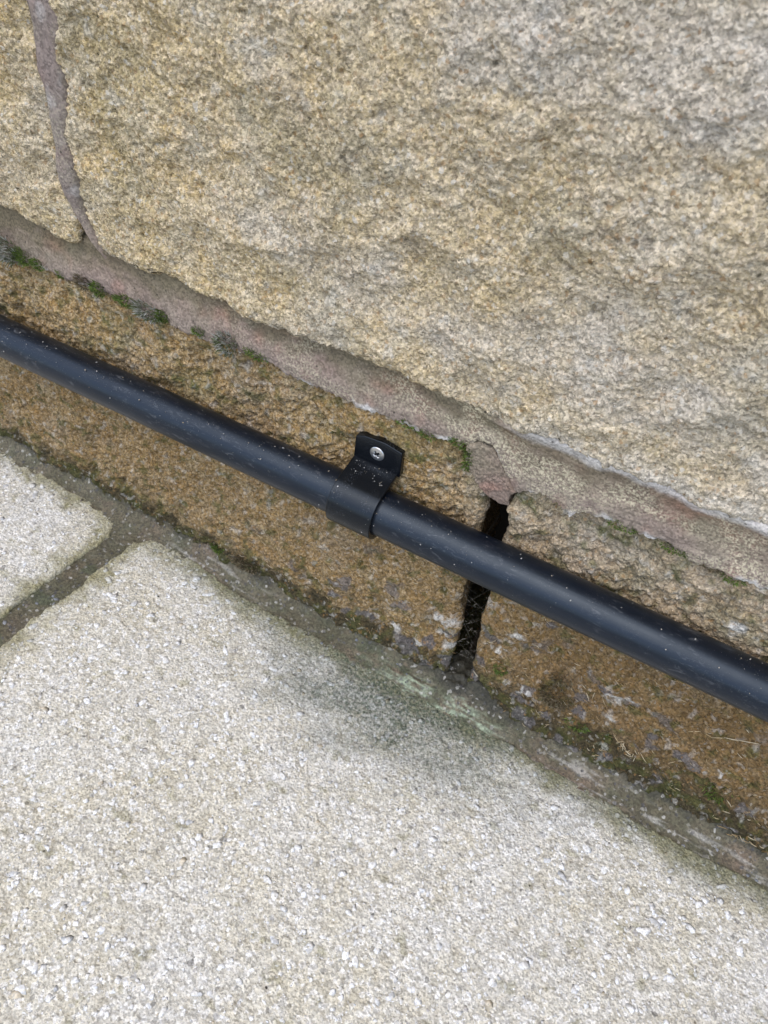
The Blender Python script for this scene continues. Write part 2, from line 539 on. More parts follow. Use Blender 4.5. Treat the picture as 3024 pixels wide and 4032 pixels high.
# ------------------------------------------------------------------ outlines in metres on the wall face
MORT_BOT = [(-1.25, .203), (-0.60, .2005), (-0.42, .2035), (-0.33, .1985), (-0.2662, 0.1979), (-0.2513, 0.2008), (-0.2389, 0.2040), (-0.2264, 0.2054), (-0.2147, 0.2046), (-0.2029, 0.2048), (-0.1959, 0.2044), (-0.1841, 0.2057), (-0.1706, 0.2058), (-0.1601, 0.2029), (-0.1528, 0.1996), (-0.1389, 0.2050), (-0.1275, 0.2026), (-0.1147, 0.2028), (-0.1043, 0.2040), (-0.0891, 0.2044), (-0.0747, 0.2062), (-0.0600, 0.2042), (-0.0370, 0.2034), (-0.0154, 0.2019), (-0.0021, 0.2042), (0.0086, 0.2039), (0.0172, 0.2036), (0.0259, 0.2028), (0.0368, 0.2038), (0.0424, 0.2051), (0.0485, 0.2067), (0.0503, 0.2117), (0.0539, 0.2139), (0.0589, 0.2123), (0.0629, 0.2100), (0.0677, 0.2019), (0.0730, 0.1955), (0.0769, 0.1913), (0.0819, 0.1946), (0.0899, 0.1981), (0.0980, 0.1948), (0.1042, 0.1925), (0.1091, 0.1970), (0.1170, 0.1990), (0.1251, 0.2001), (0.1352, 0.1988), (0.1474, 0.1995), (0.1551, 0.1985), (0.1605, 0.1955), (0.1661, 0.1958), (0.1729, 0.1982), (0.1786, 0.1960), (0.1863, 0.1974), (0.1940, 0.1984), (0.30, 0.200), (0.6, .198), (1.25, .2)]
MORT_TOP = [(-1.25, .236), (-0.5, .236), (-0.30, .2365), (-0.2496, 0.2361), (-0.2380, 0.2359), (-0.2237, 0.2333), (-0.2138, 0.2284), (-0.2037, 0.2281), (-0.1951, 0.2309), (-0.1744, 0.2297), (-0.1616, 0.2294), (-0.1455, 0.2305), (-0.1299, 0.2325), (-0.1149, 0.2317), (-0.1004, 0.2299), (-0.0860, 0.2291), (-0.0756, 0.2294), (-0.0130, 0.2331), (0.0430, 0.2303), (0.0551, 0.2279), (0.0668, 0.2273), (0.0892, 0.2293), (0.1014, 0.2291), (0.1098, 0.2279), (0.1212, 0.2302), (0.1307, 0.2288), (0.1396, 0.2291), (0.1486, 0.2267), (0.1580, 0.2283), (0.1694, 0.2293), (0.1811, 0.2289), (0.4, .231), (1.25, .23)]
VJ_L = [(0.62, -.190), (0.42, -.1915), (0.3472, -0.1921), (0.3416, -0.1913), (0.3355, -0.1918), (0.3273, -0.1925), (0.3193, -0.1947), (0.3112, -0.1924), (0.3031, -0.1925), (0.2939, -0.1928), (0.2851, -0.1929), (0.2730, -0.1960), (0.2610, -0.1964), (0.2541, -0.1952), (0.2461, -0.1937), (0.2372, -0.1944), (0.2309, -0.1951)]
VJ_R = [(0.62, -.172), (0.42, -.173), (0.3504, -0.1749), (0.3431, -0.1744), (0.3379, -0.1764), (0.3343, -0.1797), (0.3252, -0.1820), (0.3189, -0.1820), (0.3095, -0.1823), (0.3011, -0.1838), (0.2940, -0.1868), (0.2830, -0.1870), (0.2717, -0.1871), (0.2574, -0.1895), (0.2471, -0.1875), (0.2398, -0.1838), (0.2331, -0.1801), (0.2297, -0.1744)]
GAP_L = [(-.05, .064), (0.0249, 0.0637), (0.0453, 0.0648), (0.0636, 0.0649), (0.0819, 0.0603), (0.0962, 0.0614), (0.1143, 0.0612), (0.1593, 0.0621), (0.1776, 0.0598), (0.1831, 0.0552), (0.1891, 0.0495), (0.1985, 0.0455), (0.215, .045)]
GAP_R = [(-.05, .080), (0.0343, 0.0789), (0.0539, 0.0775), (0.0801, 0.0762), (0.0993, 0.0759), (0.1154, 0.0765), (0.1607, 0.0759), (0.1808, 0.0737), (0.1857, 0.0741), (0.195, .0765), (.21, .079)]
BASE = [(-1.25, .052), (-0.3337, 0.0220), (-0.3166, 0.0233), (-0.3005, 0.0219), (-0.2798, 0.0215), (-0.2613, 0.0200), (-0.2375, 0.0217), (-0.2141, 0.0182), (-0.1926, 0.0208), (-0.1672, 0.0178), (-0.1506, 0.0146), (-0.1222, 0.0183), (-0.1009, 0.0142), (-0.0876, 0.0146), (-0.0446, 0.0133), (-0.0257, 0.0113), (-0.0009, 0.0106), (0.0229, 0.0132), (0.0410, 0.0077), (0.0525, 0.0081), (0.0622, 0.0150), (0.0789, 0.0170), (0.0848, 0.0190), (0.0936, 0.0150), (0.1006, 0.0103), (0.1168, 0.0063), (0.1335, 0.0021), (0.1604, 0.0084), (0.1757, 0.0054), (0.1976, 0.0040), (0.2184, 0.0037), (0.2448, 0.0049), (0.2600, 0.0037), (0.2802, -0.0001), (1.25, -.034)]
mort_bot, mort_top = curve(MORT_BOT), curve(MORT_TOP)
vj_l, vj_r, gap_l, gap_r, base_z = curve(VJ_L), curve(VJ_R), curve(GAP_L), curve(GAP_R), curve(BASE)

# ------------------------------------------------------------------ the stone wall
wall = empty("stone_wall", (0, 0, 0))
tag(wall, "rough tan sandstone block wall with smooth mauve grey mortar joints", "wall")

def rough(x, z, s, big=0.006, fine=True):
    wx = x + 0.006 * fbm(x / .03, z / .03, 2, s + 40); wz = z + 0.006 * fbm(x / .03, z / .03, 2, s + 44)
    h = big * fbm(wx / .13, wz / .10, 3, s)
    h = h + 0.0048 * fbm(wx / .034, wz / .026, 3, s + 5)
    if fine:
        b = np.abs(fbm(wx / .012, wz / .009, 3, s + 11))
        h = h + (0.0020 if s < 3 else 0.0048) * (b - 0.25)
        d, _ = worley(wx / .0056, wz / .0046, s + 15)
        h = h - (0.0011 if s < 3 else 0.0020) * sstep(0.48, 0.05, d) * (0.4 + 0.6 * sstep(-.1, .35, fbm(x / .03, z / .03, 2, s + 18)))
        d, i = worley(x / .0026, z / .0024, s + 21)
        h = h + 0.0013 * (0.5 - d) * (0.4 + i)
        h = h + 0.0009 * perlin(x / .0016, z / .0016, s + 25)
    return h

FRONTS = {}
def stone(key, xl, xr, zb, zt, y0, s, fineX, fineZ, res, mat, rnd=0.009, big=0.006, ymin=None, coarse=0.02, attrs_fn=None, cap=None, inset=0.0035):
    """a rough-faced block; xl/xr run along z, zb/zt run along x"""
    zc0, zc1 = float(np.mean(zb(np.array([-.1, .1])))), float(np.mean(zt(np.array([-.1, .1]))))
    zs = spaced(zc0, zc1, fineZ[0], fineZ[1], res, coarse)
    v = (zs - zc0) / (zc1 - zc0)
    zr = zc0 + (zc1 - zc0) * v
    l0, r0 = float(np.mean(xl(zr))), float(np.mean(xr(zr)))
    xs = spaced(l0, r0, fineX[0], fineX[1], res, coarse)
    u = (xs - l0) / (r0 - l0)
    Xl = xl(zr)[:, None]; Xr = xr(zr)[:, None]
    if res < .003:
        Xl = Xl + (ragged(zr, .0011, .007, s + 80) + ragged(zr, .0006, .002, s + 83))[:, None]; Xr = Xr + (ragged(zr, .0011, .007, s + 86) + ragged(zr, .0006, .002, s + 89))[:, None]
    X = Xl + (Xr - Xl) * u[None, :]
    zbx, ztx = zb(X), zt(X)
    if res < .003:
        zbx = zbx + ragged(X, .0012, .007, s + 92) + ragged(X, .0008, .0022, s + 95)
    Z = zbx + (ztx - zbx) * v[:, None]
    fine = res < 0.003
    dx = np.minimum(X - Xl, Xr - X); dz = np.minimum(Z - zbx, ztx - Z)
    dx = np.maximum(dx, 0); dz = np.maximum(dz, 0)
    rr = rnd * (1 + 0.45 * fbm(X / .025, Z / .025, 2, s + 60))
    def rd(d):
        t = np.clip(1 - d / rr, 0, 1)
        return rr * (1 - np.sqrt(np.clip(1 - t * t * 0.985, 0, 1)))
    h = rough(X, Z, s, big, fine)
    Y = y0 - h + rd(dx) + rd(dz)
    if ymin is not None:
        soft = 0.0012
        Y = ymin + soft * np.logaddexp(0, (Y - ymin) / soft)
    if s in (3, 4):
        Y = Y + .0042 * np.exp(-((Z - mort_bot(X) + .0008) / .0010) ** 2) * sstep(-.25, .2, fbm(X / .015, Z / .05, 2, 77))
    if cap is not None:
        Y = cap(X, Z, Y)
    P = np.stack([X, Y, Z], -1)
    at = attrs_fn(X, Z) if attrs_fn else {k: np.zeros(X.shape) for k in ('green', 'damp_dark', 'bloom', 'lichen', 'weather', 'umber')}
    FRONTS[key] = P[::2, ::2].reshape(-1, 3) if fine else P.reshape(-1, 3)
    deps = np.array([.0015, .003, .005, .008, .012, .018, .026, .04, .07, .11])
    Q, A = skirt(P, deps, (0, 1, 0), at, inset, s + 70, .27)
    me = grid_mesh("stone", Q, A)
    return link("stone", me, mat, wall)

def up_attrs(X, Z):
    n = fbm(X / .05, Z / .04, 4, 301); n2 = fbm(X / .012, Z / .012, 3, 305)
    green = sstep(.12, .5, fbm(X / .06, Z / .05, 4, 309)) * .18 + sstep(.25, .6, n2) * .10
    weather = np.clip(sstep(-.14, .22, X + .30 * (Z - .30)) * .55 + .5 * sstep(-.05, .5, fbm(X / .085, Z / .06, 3, 331)), 0, 1)
    bloom = sstep(.014, .0, np.abs(Z - mort_top(X) - .004) + .012 * np.abs(n2)) * sstep(.02, .10, X) * .5 + sstep(.48, .62, n2) * .35
    damp_dark = sstep(.36, .6, fbm(X / .010, Z / .009, 3, 313)) * .22
    for (px, pz, r) in ((.0795, .3150, .0017), (-.0480, .3150, .0012), (.0050, .2700, .0010), (.1350, .3300, .0013), (.0300, .3700, .0011)):
        damp_dark = np.maximum(damp_dark, sstep(1.1, .7, np.hypot(X - px, Z - pz) / r + .4 * n2) * .8)
    return dict(green=green, damp_dark=damp_dark, bloom=bloom, lichen=sstep(.46, .6, n) * .3, weather=weather, umber=X * 0)

BLOOMS = [(.1638, .0719, .0080), (.1714, .0744, .0068), (.1659, .0504, .0050), (.1008, .0844, .0070), (.0550, .0507, .0065), (.0499, .0648, .0050), (.0625, .0381, .0070), (.0404, .0308, .0050), (.0232, .0311, .0050), (.1934, .1660, .0060), (-.0368, .0435, .0040)]
LICHENS = [(.2097, .0494, .0066), (.1559, .0765, .0055), (.1490, .0403, .0050), (.1153, .1064, .0045), (.1314, .0205, .0045), (-.0230, .0359, .0055), (.0481, .0370, .0055), (.1902, .0536, .0045)]
def lo_attrs(X, Z):
    n = fbm(X / .05, Z / .04, 4, 401); n2 = fbm(X / .011, Z / .010, 3, 405); n3 = fbm(X / .02, Z / .018, 3, 415)
    t = (Z - base_z(X))
    low = sstep(.10, .0, t)
    green = sstep(.16, .50, n2 + .30 * sstep(.04, .0, t) + .10 * sstep(.17, .20, Z)) * .55
    green = green + .35 * sstep(.0, .4, fbm(X / .04, Z / .03, 3, 421)) * sstep(.10, .18, Z)
    damp_dark = np.clip(sstep(.026 + .022 * sstep(.08, .16, X), .002, t + .016 * n3 + .008 * n2) * .95 + sstep(.30, .55, n3) * low * .55 + sstep(.33, .6, n2) * .35, 0, 1)
    d, i = worley(X / .017 + .4 * n2, Z / .014 + .4 * n3, 431)
    lichen = (i > .72) * sstep(.38, .26, d) * sstep(.13, .04, t) * sstep(-.15, .0, X) * .9
    d2, i2 = worley(X / .021 + .8 * n2, Z / .016 + .8 * n2, 437)
    bl = (i2 > .82) * sstep(.012, .025, t) * sstep(.40, .12, d2 + .35 * np.abs(n2)) * sstep(.12, .05, t) * sstep(-.12, .02, X)
    bloom = np.clip(bl * .9 + sstep(.42, .6, fbm(X / .007, Z / .007, 2, 441)) * .35, 0, 1)
    weather = sstep(.11, .19, Z) * sstep(.02, .09, X) * .55 + sstep(.1, .5, n) * .15
    umber = np.clip(sstep(.16, .09, Z + .02 * n) * (.35 + .65 * sstep(.02, .16, X)) + .3 * n, 0, 1)
    for (px, pz, r) in BLOOMS:
        bloom = np.maximum(bloom, sstep(1.0, .35, np.hypot(X - px, (Z - pz) * 1.3) / r + .55 * n2 + .3 * n3) * .95)
    for (px, pz, r) in LICHENS:
        lichen = np.maximum(lichen, sstep(1.0, .7, np.hypot(X - px, (Z - pz) * 1.2) / r + .35 * n2))
    return dict(green=green, damp_dark=damp_dark, bloom=bloom, lichen=lichen, weather=weather, umber=umber)

def const(v):
    return lambda t: np.full(np.shape(t), float(v))

VIEWX, VIEWZ = (-.36, .31), (-.02, .42)
# upper course: big block in view, the neighbour left of the upright joint, and blocks beyond the frame
stone("um", vj_r, const(.43), mort_top, const(.62), -.0035, 1, (-.20, .23), (.2, .42), .00075, M_UP, .0045, .005, attrs_fn=up_attrs)
stone("ul", const(-.62), vj_l, mort_top, const(.62), -.0035, 2, (-.30, -.19), (.2, .40), .00085, M_UP, .0045, .005, attrs_fn=up_attrs)
# lower course, open joint between the two
lo_top = lambda x: mort_bot(x) + .007
lo_bot = lambda x: ground_z(x) - .03
def tabcap(X, Z, Y):
    m = sstep(.020, .014, np.abs(X - .001)) * sstep(.163, .169, Z) * sstep(.196, .189, Z)
    return np.maximum(Y, Y * (1 - m) + m * np.maximum(Y, .0003))
lo_top_l = lambda x: np.where(x < .036, mort_bot(x) + .006, np.minimum(mort_bot(x) + .006, .2095))
lo_top_r = lambda x: np.where(x < .0819, np.interp(x, [.07, .0769, .0819], [.189, .193, .2]), mort_bot(x) + .006)
stone("ll", const(-.66), gap_l, lo_bot, lo_top_l, .0025, 3, (-.36, .07), (-.02, .22), .00075, M_LO, .006, .0035, ymin=-.0012, attrs_fn=lo_attrs, cap=tabcap)
stone("lr", gap_r, const(.62), lo_bot, lo_top_r, .0025, 4, (.06, .31), (-.02, .22), .00075, M_LO, .0055, .0035, ymin=-.0012, attrs_fn=lo_attrs)
# blocks outside the frame
for i, (a, b, z0, z1, y) in enumerate([(.445, 1.10, .245, .62, -.004), (-1.22, -.635, .245, .62, -.004),
                                       (-1.22, -.675, .0, .205, .0025), (.635, 1.22, -.06, .20, .0025),
                                       (-1.22, -.44, .635, .93, -.004), (-.425, .20, .635, .93, -.003), (.215, 1.22, .635, .93, -.004),
                                       (-1.0, -.15, .945, 1.22, -.004), (-.135, .62, .945, 1.22, -.003)]):
    stone("far%d" % i, const(a), const(b), const(z0), const(z1), y, 20 + 3 * i, (a, b), (z0, z1), .012, M_UP if z0 > .21 else M_LO, .012, .007, coarse=.014)

# --- horizontal mortar band, ragged feathered lower edge lapping over the lower blocks
xs = spaced(-1.22, 1.22, -.36, .26, .0008, .02)
NV = 56
v = np.linspace(0, 1, NV) ** 1.15
zb = mort_bot(xs) + ragged(xs, .0016, .0055, 71) + ragged(xs, .0010, .0018, 75)
zt = mort_top(xs) + .014
X = np.repeat(xs[None, :], NV, 0)
Z = zb[None, :] + (zt - zb)[None, :] * v[:, None]
t = (Z - zb[None, :]) / np.maximum(mort_top(xs) - zb, .01)[None, :]
Y = -.0004 + .0034 * sstep(.15, .75, t) * sstep(1.25, .75, t) + .0016 * sstep(.6, 1., t)
Y = Y - .0048 * sstep(-.04, .09, X) * sstep(.35, 1.0, t) - .0014 * sstep(-.02, .09, X) + .0075 * sstep(1.02, 1.22, t)
Y = Y + .0004 * fbm(X / .05, Z / .0022, 3, 79) + .0016 * fbm(X / .05, Z / .02, 3, 81) + .00035 * fbm(X / .006, Z / .006, 3, 85) + .00012 * perlin(X / .0012, Z / .0012, 86)
Y = Y + .0004 * sstep(.06, .0, t)                                   # feather back at the broken lip
# the upright joint's tail runs down into the band
tail = np.interp(Z, [.205, .222, .235, .25], [-.171, -.1755, -.184, -.190])
Y = Y - .0022 * np.exp(-((X - tail) / .0036) ** 2) * sstep(.206, .222, Z) * sstep(-.25, -.16, -np.abs(X + .18) * 0 - .2)
n2 = fbm(X / .010, Z / .008, 3, 91)
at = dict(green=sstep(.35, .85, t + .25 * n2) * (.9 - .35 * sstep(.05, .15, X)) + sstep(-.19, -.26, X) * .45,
          dust=np.clip(sstep(-.16, .05, X) * sstep(-.35, .3, fbm(X / .04, Z / .02, 3, 95)), 0, 1),
          bloom=np.clip(sstep(.14, .02, t + .12 * n2) * sstep(.05, .4, fbm(X / .022, Z / .02, 3, 97)) + sstep(.86, 1.0, t + .08 * n2) * sstep(.05, .09, X) * .8, 0, 1),
          mauve=sstep(.55, .1, t) * .32)
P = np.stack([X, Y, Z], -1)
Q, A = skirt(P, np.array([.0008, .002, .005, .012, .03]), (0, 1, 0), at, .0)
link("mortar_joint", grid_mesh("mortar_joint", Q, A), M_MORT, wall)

# --- upright mortar joint, a narrow raised ridge
zs = spaced(.212, .62, .212, .41, .0009, .02)
NU = 30
u = np.linspace(0, 1, NU)
cl = np.interp(zs, [.212, .222, .2297, .24, .25], [-.1735, -.1765, -.1800, -.1865, -.1905])
l = np.where(zs > .25, vj_l(zs), cl - .0052) - .004 * sstep(.225, .24, zs)
r = np.where(zs > .25, vj_r(zs), cl + .0042) + .004 * sstep(.225, .24, zs)
l = np.where(zs < .25, cl - .0055 - .002 * sstep(.235, .25, zs), l); r = np.where(zs < .25, cl + .0045 + .002 * sstep(.235, .25, zs), r)
k = sstep(.243, .262, zs)
l = (1 - k) * (cl - .0045) + k * (vj_l(zs) - .003)
r = (1 - k) * (cl + .0040) + k * (vj_r(zs) + .003)
Z = np.repeat(zs[:, None], NU, 1)
X = l[:, None] + (r - l)[:, None] * u[None, :]
c = 2 * u[None, :] - 1
Y = .0026 - .0040 * sstep(.240, .275, Z) - .0018 * (1 - c ** 2) + .0010 * fbm(X / .02, Z / .03, 3, 111) + .0003 * fbm(X / .004, Z / .004, 3, 115)
Y = Y + (.0055 * sstep(.236, .212, Z)) + .0012 * c * 1.0
Y = Y + .004 * np.abs(c) ** 6
at = dict(green=sstep(.5, 1.0, np.abs(c) + .3 * fbm(X / .01, Z / .01, 2, 117)) * .45, dust=np.full(X.shape, .35) * sstep(-.2, .4, fbm(X / .02, Z / .02, 2, 118)),
          bloom=sstep(.2, .6, fbm(X / .01, Z / .015, 3, 119)) * .35, mauve=.6 * sstep(.22, .26, Z) * np.ones_like(X))
P = np.stack([X, Y, Z], -1)
Q, A = skirt(P, np.array([.002, .006, .02]), (0, 1, 0), at, .0)
link("mortar_joint", grid_mesh("mortar_joint", Q, A), M_MORT, wall)

# --- mortar in the joints outside the frame: one recessed bed each
def bed(x0, x1, z0, z1, y=.012, d=.06):
    xs = np.linspace(x0, x1, max(3, int((x1 - x0) / .02))); zs = np.linspace(z0, z1, max(3, int((z1 - z0) / .02)))
    X, Z = np.meshgrid(xs, zs)
    Y = y + .002 * fbm(X / .05, Z / .05, 3, 131)
    at = {k: np.zeros(X.shape) for k in ('green', 'dust', 'bloom')}
    at['mauve'] = np.full(X.shape, .5)
    Q, A = skirt(np.stack([X, Y, Z], -1), np.array([.01, d]), (0, 1, 0), at)
    link("mortar_joint", grid_mesh("mortar_joint", Q, A), M_MORT, wall)
bed(-1.22, 1.22, .61, .645); bed(-1.22, 1.22, .92, .955)
bed(.42, .455, .245, .61); bed(-.645, -.61, .25, .61); bed(.61, .645, -.06, .196); bed(-.685, -.65, 0, .2)

# --- rubble core behind the faces keeps the open joint dark
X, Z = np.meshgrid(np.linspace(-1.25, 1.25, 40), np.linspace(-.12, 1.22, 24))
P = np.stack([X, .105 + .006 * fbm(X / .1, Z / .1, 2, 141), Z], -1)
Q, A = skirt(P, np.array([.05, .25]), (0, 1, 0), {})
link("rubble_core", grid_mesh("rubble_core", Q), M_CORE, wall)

# --- the broken wedge of mortar above the open joint
def plate(name, pts, y_front, tilt, thick, seed, mat, parent, rings=26, amp=.0010, crown=.0):
    p = np.array(pts); n = 150
    q = np.vstack([p, p[:1]]); L = np.concatenate([[0], np.cumsum(np.linalg.norm(np.diff(q, axis=0), axis=1))])
    tt = np.linspace(0, L[-1], n, endpoint=False)
    ox = np.interp(tt, L, q[:, 0]); oz = np.interp(tt, L, q[:, 1])
    ox = ox + ragged(tt, .0004, .003, seed); oz = oz + ragged(tt, .0004, .003, seed + 4)
    cx, cz = p[:, 0].mean(), p[:, 1].mean()
    rows = []
    for d in (thick, thick * .6, thick * .3, thick * .1):
        k = 1 - .10 * d / thick
        rows.append(np.stack([cx + (ox - cx) * k, np.full(n, y_front + d), cz + (oz - cz) * k], -1))
    for i in range(rings + 1):
        k = 1 - i / rings * .999
        x = cx + (ox - cx) * k; z = cz + (oz - cz) * k
        y = y_front + tilt[0] * (x - cx) + tilt[1] * (z - cz) - crown * (1 - k * k)
        y = y - amp * fbm(x / .006, z / .005, 4, seed + 9) - amp * .7 * perlin(x / .0015, z / .0015, seed + 13) + (.0006 if i == 0 else 0)
        rows.append(np.stack([x, y, z], -1))
    P = np.array(rows)
    P = np.concatenate([P, P[:, :1]], 1)
    return link(name, grid_mesh(name, P, flip=True), mat, parent)

FLAKE = [(0.0490, 0.2068), (0.0541, 0.2108), (0.0598, 0.2098), (0.0637, 0.2068), (0.0685, 0.1990), (0.0728, 0.1942), (0.0755, 0.1893), (0.0730, 0.1856), (0.0736, 0.1791), (0.0688, 0.1780), (0.0624, 0.1798), (0.0573, 0.1846), (0.0545, 0.1899), (0.0516, 0.1915), (0.0488, 0.2002)]
o = plate("mortar_fragment", [(.0614 + (a - .0620) * 1.09, .1947 + (b - .1945) * 1.07) for a, b in FLAKE], -.0004, (.05, -.10), .022, 151, M_MORT, wall)
tag(o, "loose wedge of pinkish mortar broken away above the open joint")

# ------------------------------------------------------------------ ground and pavement
xs = np.concatenate([[-60, -20, -6, -3, -1.6], np.linspace(-1.3, 1.3, 12), [1.6, 3, 6, 20, 60]])
ys = np.concatenate([[-60, -20, -6, -3, -1.6], np.linspace(-1.3, .4, 8), [2, 6, 20, 60]])
X, Y = np.meshgrid(xs, ys)
g = link("ground", grid_mesh("ground", np.stack([X, Y, ground_z(X) - .022], -1)), M_EARTH)
tag(g, kind='structure')

pave = empty("pavement", (0, 0, 0))
tag(pave, kind='structure')

S1_EDGE = [(-.9, -.004), (-0.3382, -0.0044), (-0.3128, -0.0044), (-0.2777, -0.0062), (-0.2544, -0.0085), (-0.2322, -0.0060), (-0.218, -0.0072), (-.207, -.0125), (-.2025, -.024), (-.19, -.03)]
S1_X = [(-.7, -.212), (-0.1196, -0.2095), (-0.0944, -0.2081), (-0.0784, -0.2060), (-0.0617, -0.2055), (-0.0413, -0.2032), (-0.0265, -0.2025), (.02, -.2025)]
S2_X = [(-.7, -.196), (-0.1355, -0.1918), (-0.1193, -0.1888), (-0.1015, -0.1907), (-0.0871, -0.1873), (-0.0620, -0.1834), (-0.0460, -0.1842), (-0.0252, -0.1816), (.02, -0.181)]
S2_EDGE = [(-.19, -.022), (-0.1799, -0.0187), (-0.1727, -0.0108), (-0.1567, -0.0075), (-0.1353, -0.0086), (-0.1145, -0.0120), (-0.0770, -0.0150), (0.0051, -0.0136), (0.0643, -0.0146), (0.1006, -0.0138), (0.1220, -0.0132), (0.1453, -0.0152), (0.1683, -0.0144), (0.1898, -0.0150), (0.2111, -0.0170), (0.2378, -0.0170), (0.2629, -0.0150), (0.2826, -0.0135), (.6, -.014)]
S1_EDGE = [(a, b + .0016) for a, b in S1_EDGE]; S2_EDGE = [(a, b + .0016) for a, b in S2_EDGE]
S1_X = [(a, b + .0013) for a, b in S1_X]; S2_X = [(a, b - .0013) for a, b in S2_X]
s1e, s1x, s2x, s2e = curve(S1_EDGE), curve(S1_X), curve(S2_X), curve(S2_EDGE)

def algae(X, Y):
    n = fbm(X / .03, Y / .02, 4, 201)
    cy = -.020
    d = np.sqrt(((X - .052 - .35 * (Y + .02)) / .135) ** 2 + ((Y - cy) / .068) ** 2)
    a = sstep(1.15, .15, d + .30 * n)
    band = sstep(.030, .0, s2e(X) - Y + .010 * n) * sstep(-.22, -.08, X) * .6
    return np.clip(np.maximum(a, band), 0, 1)

def ochre(X, Y):
    n = fbm(X / .016, Y / .016, 3, 211)
    e2 = np.where(X > -.196, np.minimum(s2e(X) - Y, (X - s2x(Y)) * 1.0), np.minimum(s1e(X) - Y, s1x(Y) - X))
    return sstep(.022, -.002, e2 + .010 * n) * .9 + sstep(.42, .62, fbm(X / .012, Y / .012, 3, 215)) * .5

def slab_relief(X, Y, s):
    dd, i = worley(X / .0042, Y / .0042, s + 3)
    h = .0003 * sstep(.55, .1, dd) * (i - .25)
    dd, i = worley(X / .0019, Y / .0019, s + 7)
    h = h + .00045 * (.5 - dd) * (.3 + i)
    return h - .0007 * sstep(.22, .5, fbm(X / .006, Y / .006, 3, s + 11)) + .0003 * perlin(X / .0013, Y / .0013, s + 13)

def slab(xl, xr, yb, yt, s, fineX, fineY, res, coarse=.02):
    yr = spaced(float(yb(0)), float(yt(np.array([0.0]))[0]) if callable(yt) else yt, fineY[0], fineY[1], res, coarse)
    y0, y1 = yr[0], yr[-1]
    v = (yr - y0) / (y1 - y0)
    Xl, Xr = xl(yr)[:, None], xr(yr)[:, None]
    l0, r0 = float(Xl.mean()), float(Xr.mean())
    xs = spaced(l0, r0, fineX[0], fineX[1], res, coarse)
    u = (xs - l0) / (r0 - l0)
    X = Xl + (Xr - Xl) * u[None, :]
    Yt = yt(X)
    Y = y0 + (Yt - y0) * v[:, None]
    fine = res < .003
    d = np.minimum(np.minimum(X - Xl, Xr - X), np.minimum(Y - y0, Yt - Y)); d = np.maximum(d, 0)
    if fine:
        X = X + ragged(Y, .0012, .008, s + 30) * sstep(.02, 0, X - Xl) + ragged(Y, .0012, .008, s + 33) * sstep(.02, 0, Xr - X)
        Y = Y + ragged(X, .0012, .009, s + 36) * sstep(.02, 0, Yt - Y)
    rr = .0018 * (1 + .5 * fbm(X / .02, Y / .02, 2, s + 20))
    tt = np.clip(1 - d / rr, 0, 1)
    Zr = -rr * .8 * (1 - np.sqrt(np.clip(1 - tt * tt * .985, 0, 1)))
    Z = ground_z(X) + Zr + .0011 * fbm(X / .07, Y / .07, 3, s)
    if fine:
        Z = Z + slab_relief(X, Y, s)
    P = np.stack([X, Y, Z], -1)
    at = dict(algae=algae(X, Y), ochre=ochre(X, Y)) if fine else dict(algae=X * 0, ochre=X * 0)
    FRONTS["slab%d" % s] = P[::2, ::2].reshape(-1, 3) if fine else P.reshape(-1, 3)
    Q, A = skirt(P, np.array([.002, .006, .015, .03]), (0, 0, -1), at)
    return link("paving_slab", grid_mesh("paving_slab", Q, A), M_SLAB, pave)

slab(s2x, const(.415), const(-.61), s2e, 230, (-.20, .32), (-.32, .0), .00085)
slab(const(-.80), s1x, const(-.61), s1e, 250, (-.36, -.19), (-.16, .0), .00095)
for i, (a, b, c, d) in enumerate([(.43, 1.03, -.61, -.014), (-1.30, -.815, -.61, -.005), (-.50, .10, -1.22, -.625), (.115, .72, -1.22, -.625), (-1.12, -.515, -1.22, -.625), (.735, 1.3, -1.22, -.625)]):
    slab(const(a), const(b), const(c), const(d), 270 + 9 * i, (a, b), (c, d), .02)

# aggregate showing in the slab faces
def chips(n, x0, x1, y0, y1, xe, ye, sgn, rmin, rmax, s):
    x = RNG.uniform(x0, x1, n * 2); y = RNG.uniform(y0, y1, n * 2)
    ok = (sgn * (x - xe(y)) > .003) & (y < ye(x) - .003)
    x, y = x[ok][:n], y[ok][:n]; n = len(x)
    r = rmin + (rmax - rmin) * RNG.random(n) ** 5.0
    V = ICO_V[None] * (1 + .75 * (RNG.random((n, 12, 1)) - .5))
    V = V + RNG.normal(0, .12, (n, 12, 3))
    V = V * (np.stack([r * RNG.uniform(.8, 1.5, n), r * RNG.uniform(.6, 1.0, n), r * RNG.uniform(.12, .20, n)], -1))[:, None, :]
    a = RNG.random(n) * 6.283; c, s_ = np.cos(a)[:, None], np.sin(a)[:, None]
    V = np.stack([V[..., 0] * c - V[..., 1] * s_, V[..., 0] * s_ + V[..., 1] * c, V[..., 2]], -1)
    z = ground_z(x) + .0011 * fbm(x / .07, y / .07, 3, s) + slab_relief(x, y, s) * .7 - r * RNG.uniform(.0, .08, n)
    V = V + np.stack([x, y, z], -1)[:, None, :]
    F = ICO_F[None] + (np.arange(n) * 12)[:, None, None]
    A = np.repeat(np.stack([algae(x, y), ochre(x, y) * .7], -1), 12, 0)
    return quads_mesh("quartz_aggregate", V.reshape(-1, 3), F.reshape(-1, 3), {'algae': A[:, 0], 'ochre': A[:, 1]})
c2 = chips(9500, -.19, .34, -.32, -.012, s2x, s2e, 1, .0005, .0026, 230)
tag(link("quartz_aggregate", c2, M_CHIP, pave, False), kind='stuff')
c1 = chips(2000, -.38, -.2, -.20, -.004, s1x, s1e, -1, .0005, .0025, 250)
tag(link("quartz_aggregate", c1, M_CHIP, pave, False), kind='stuff')

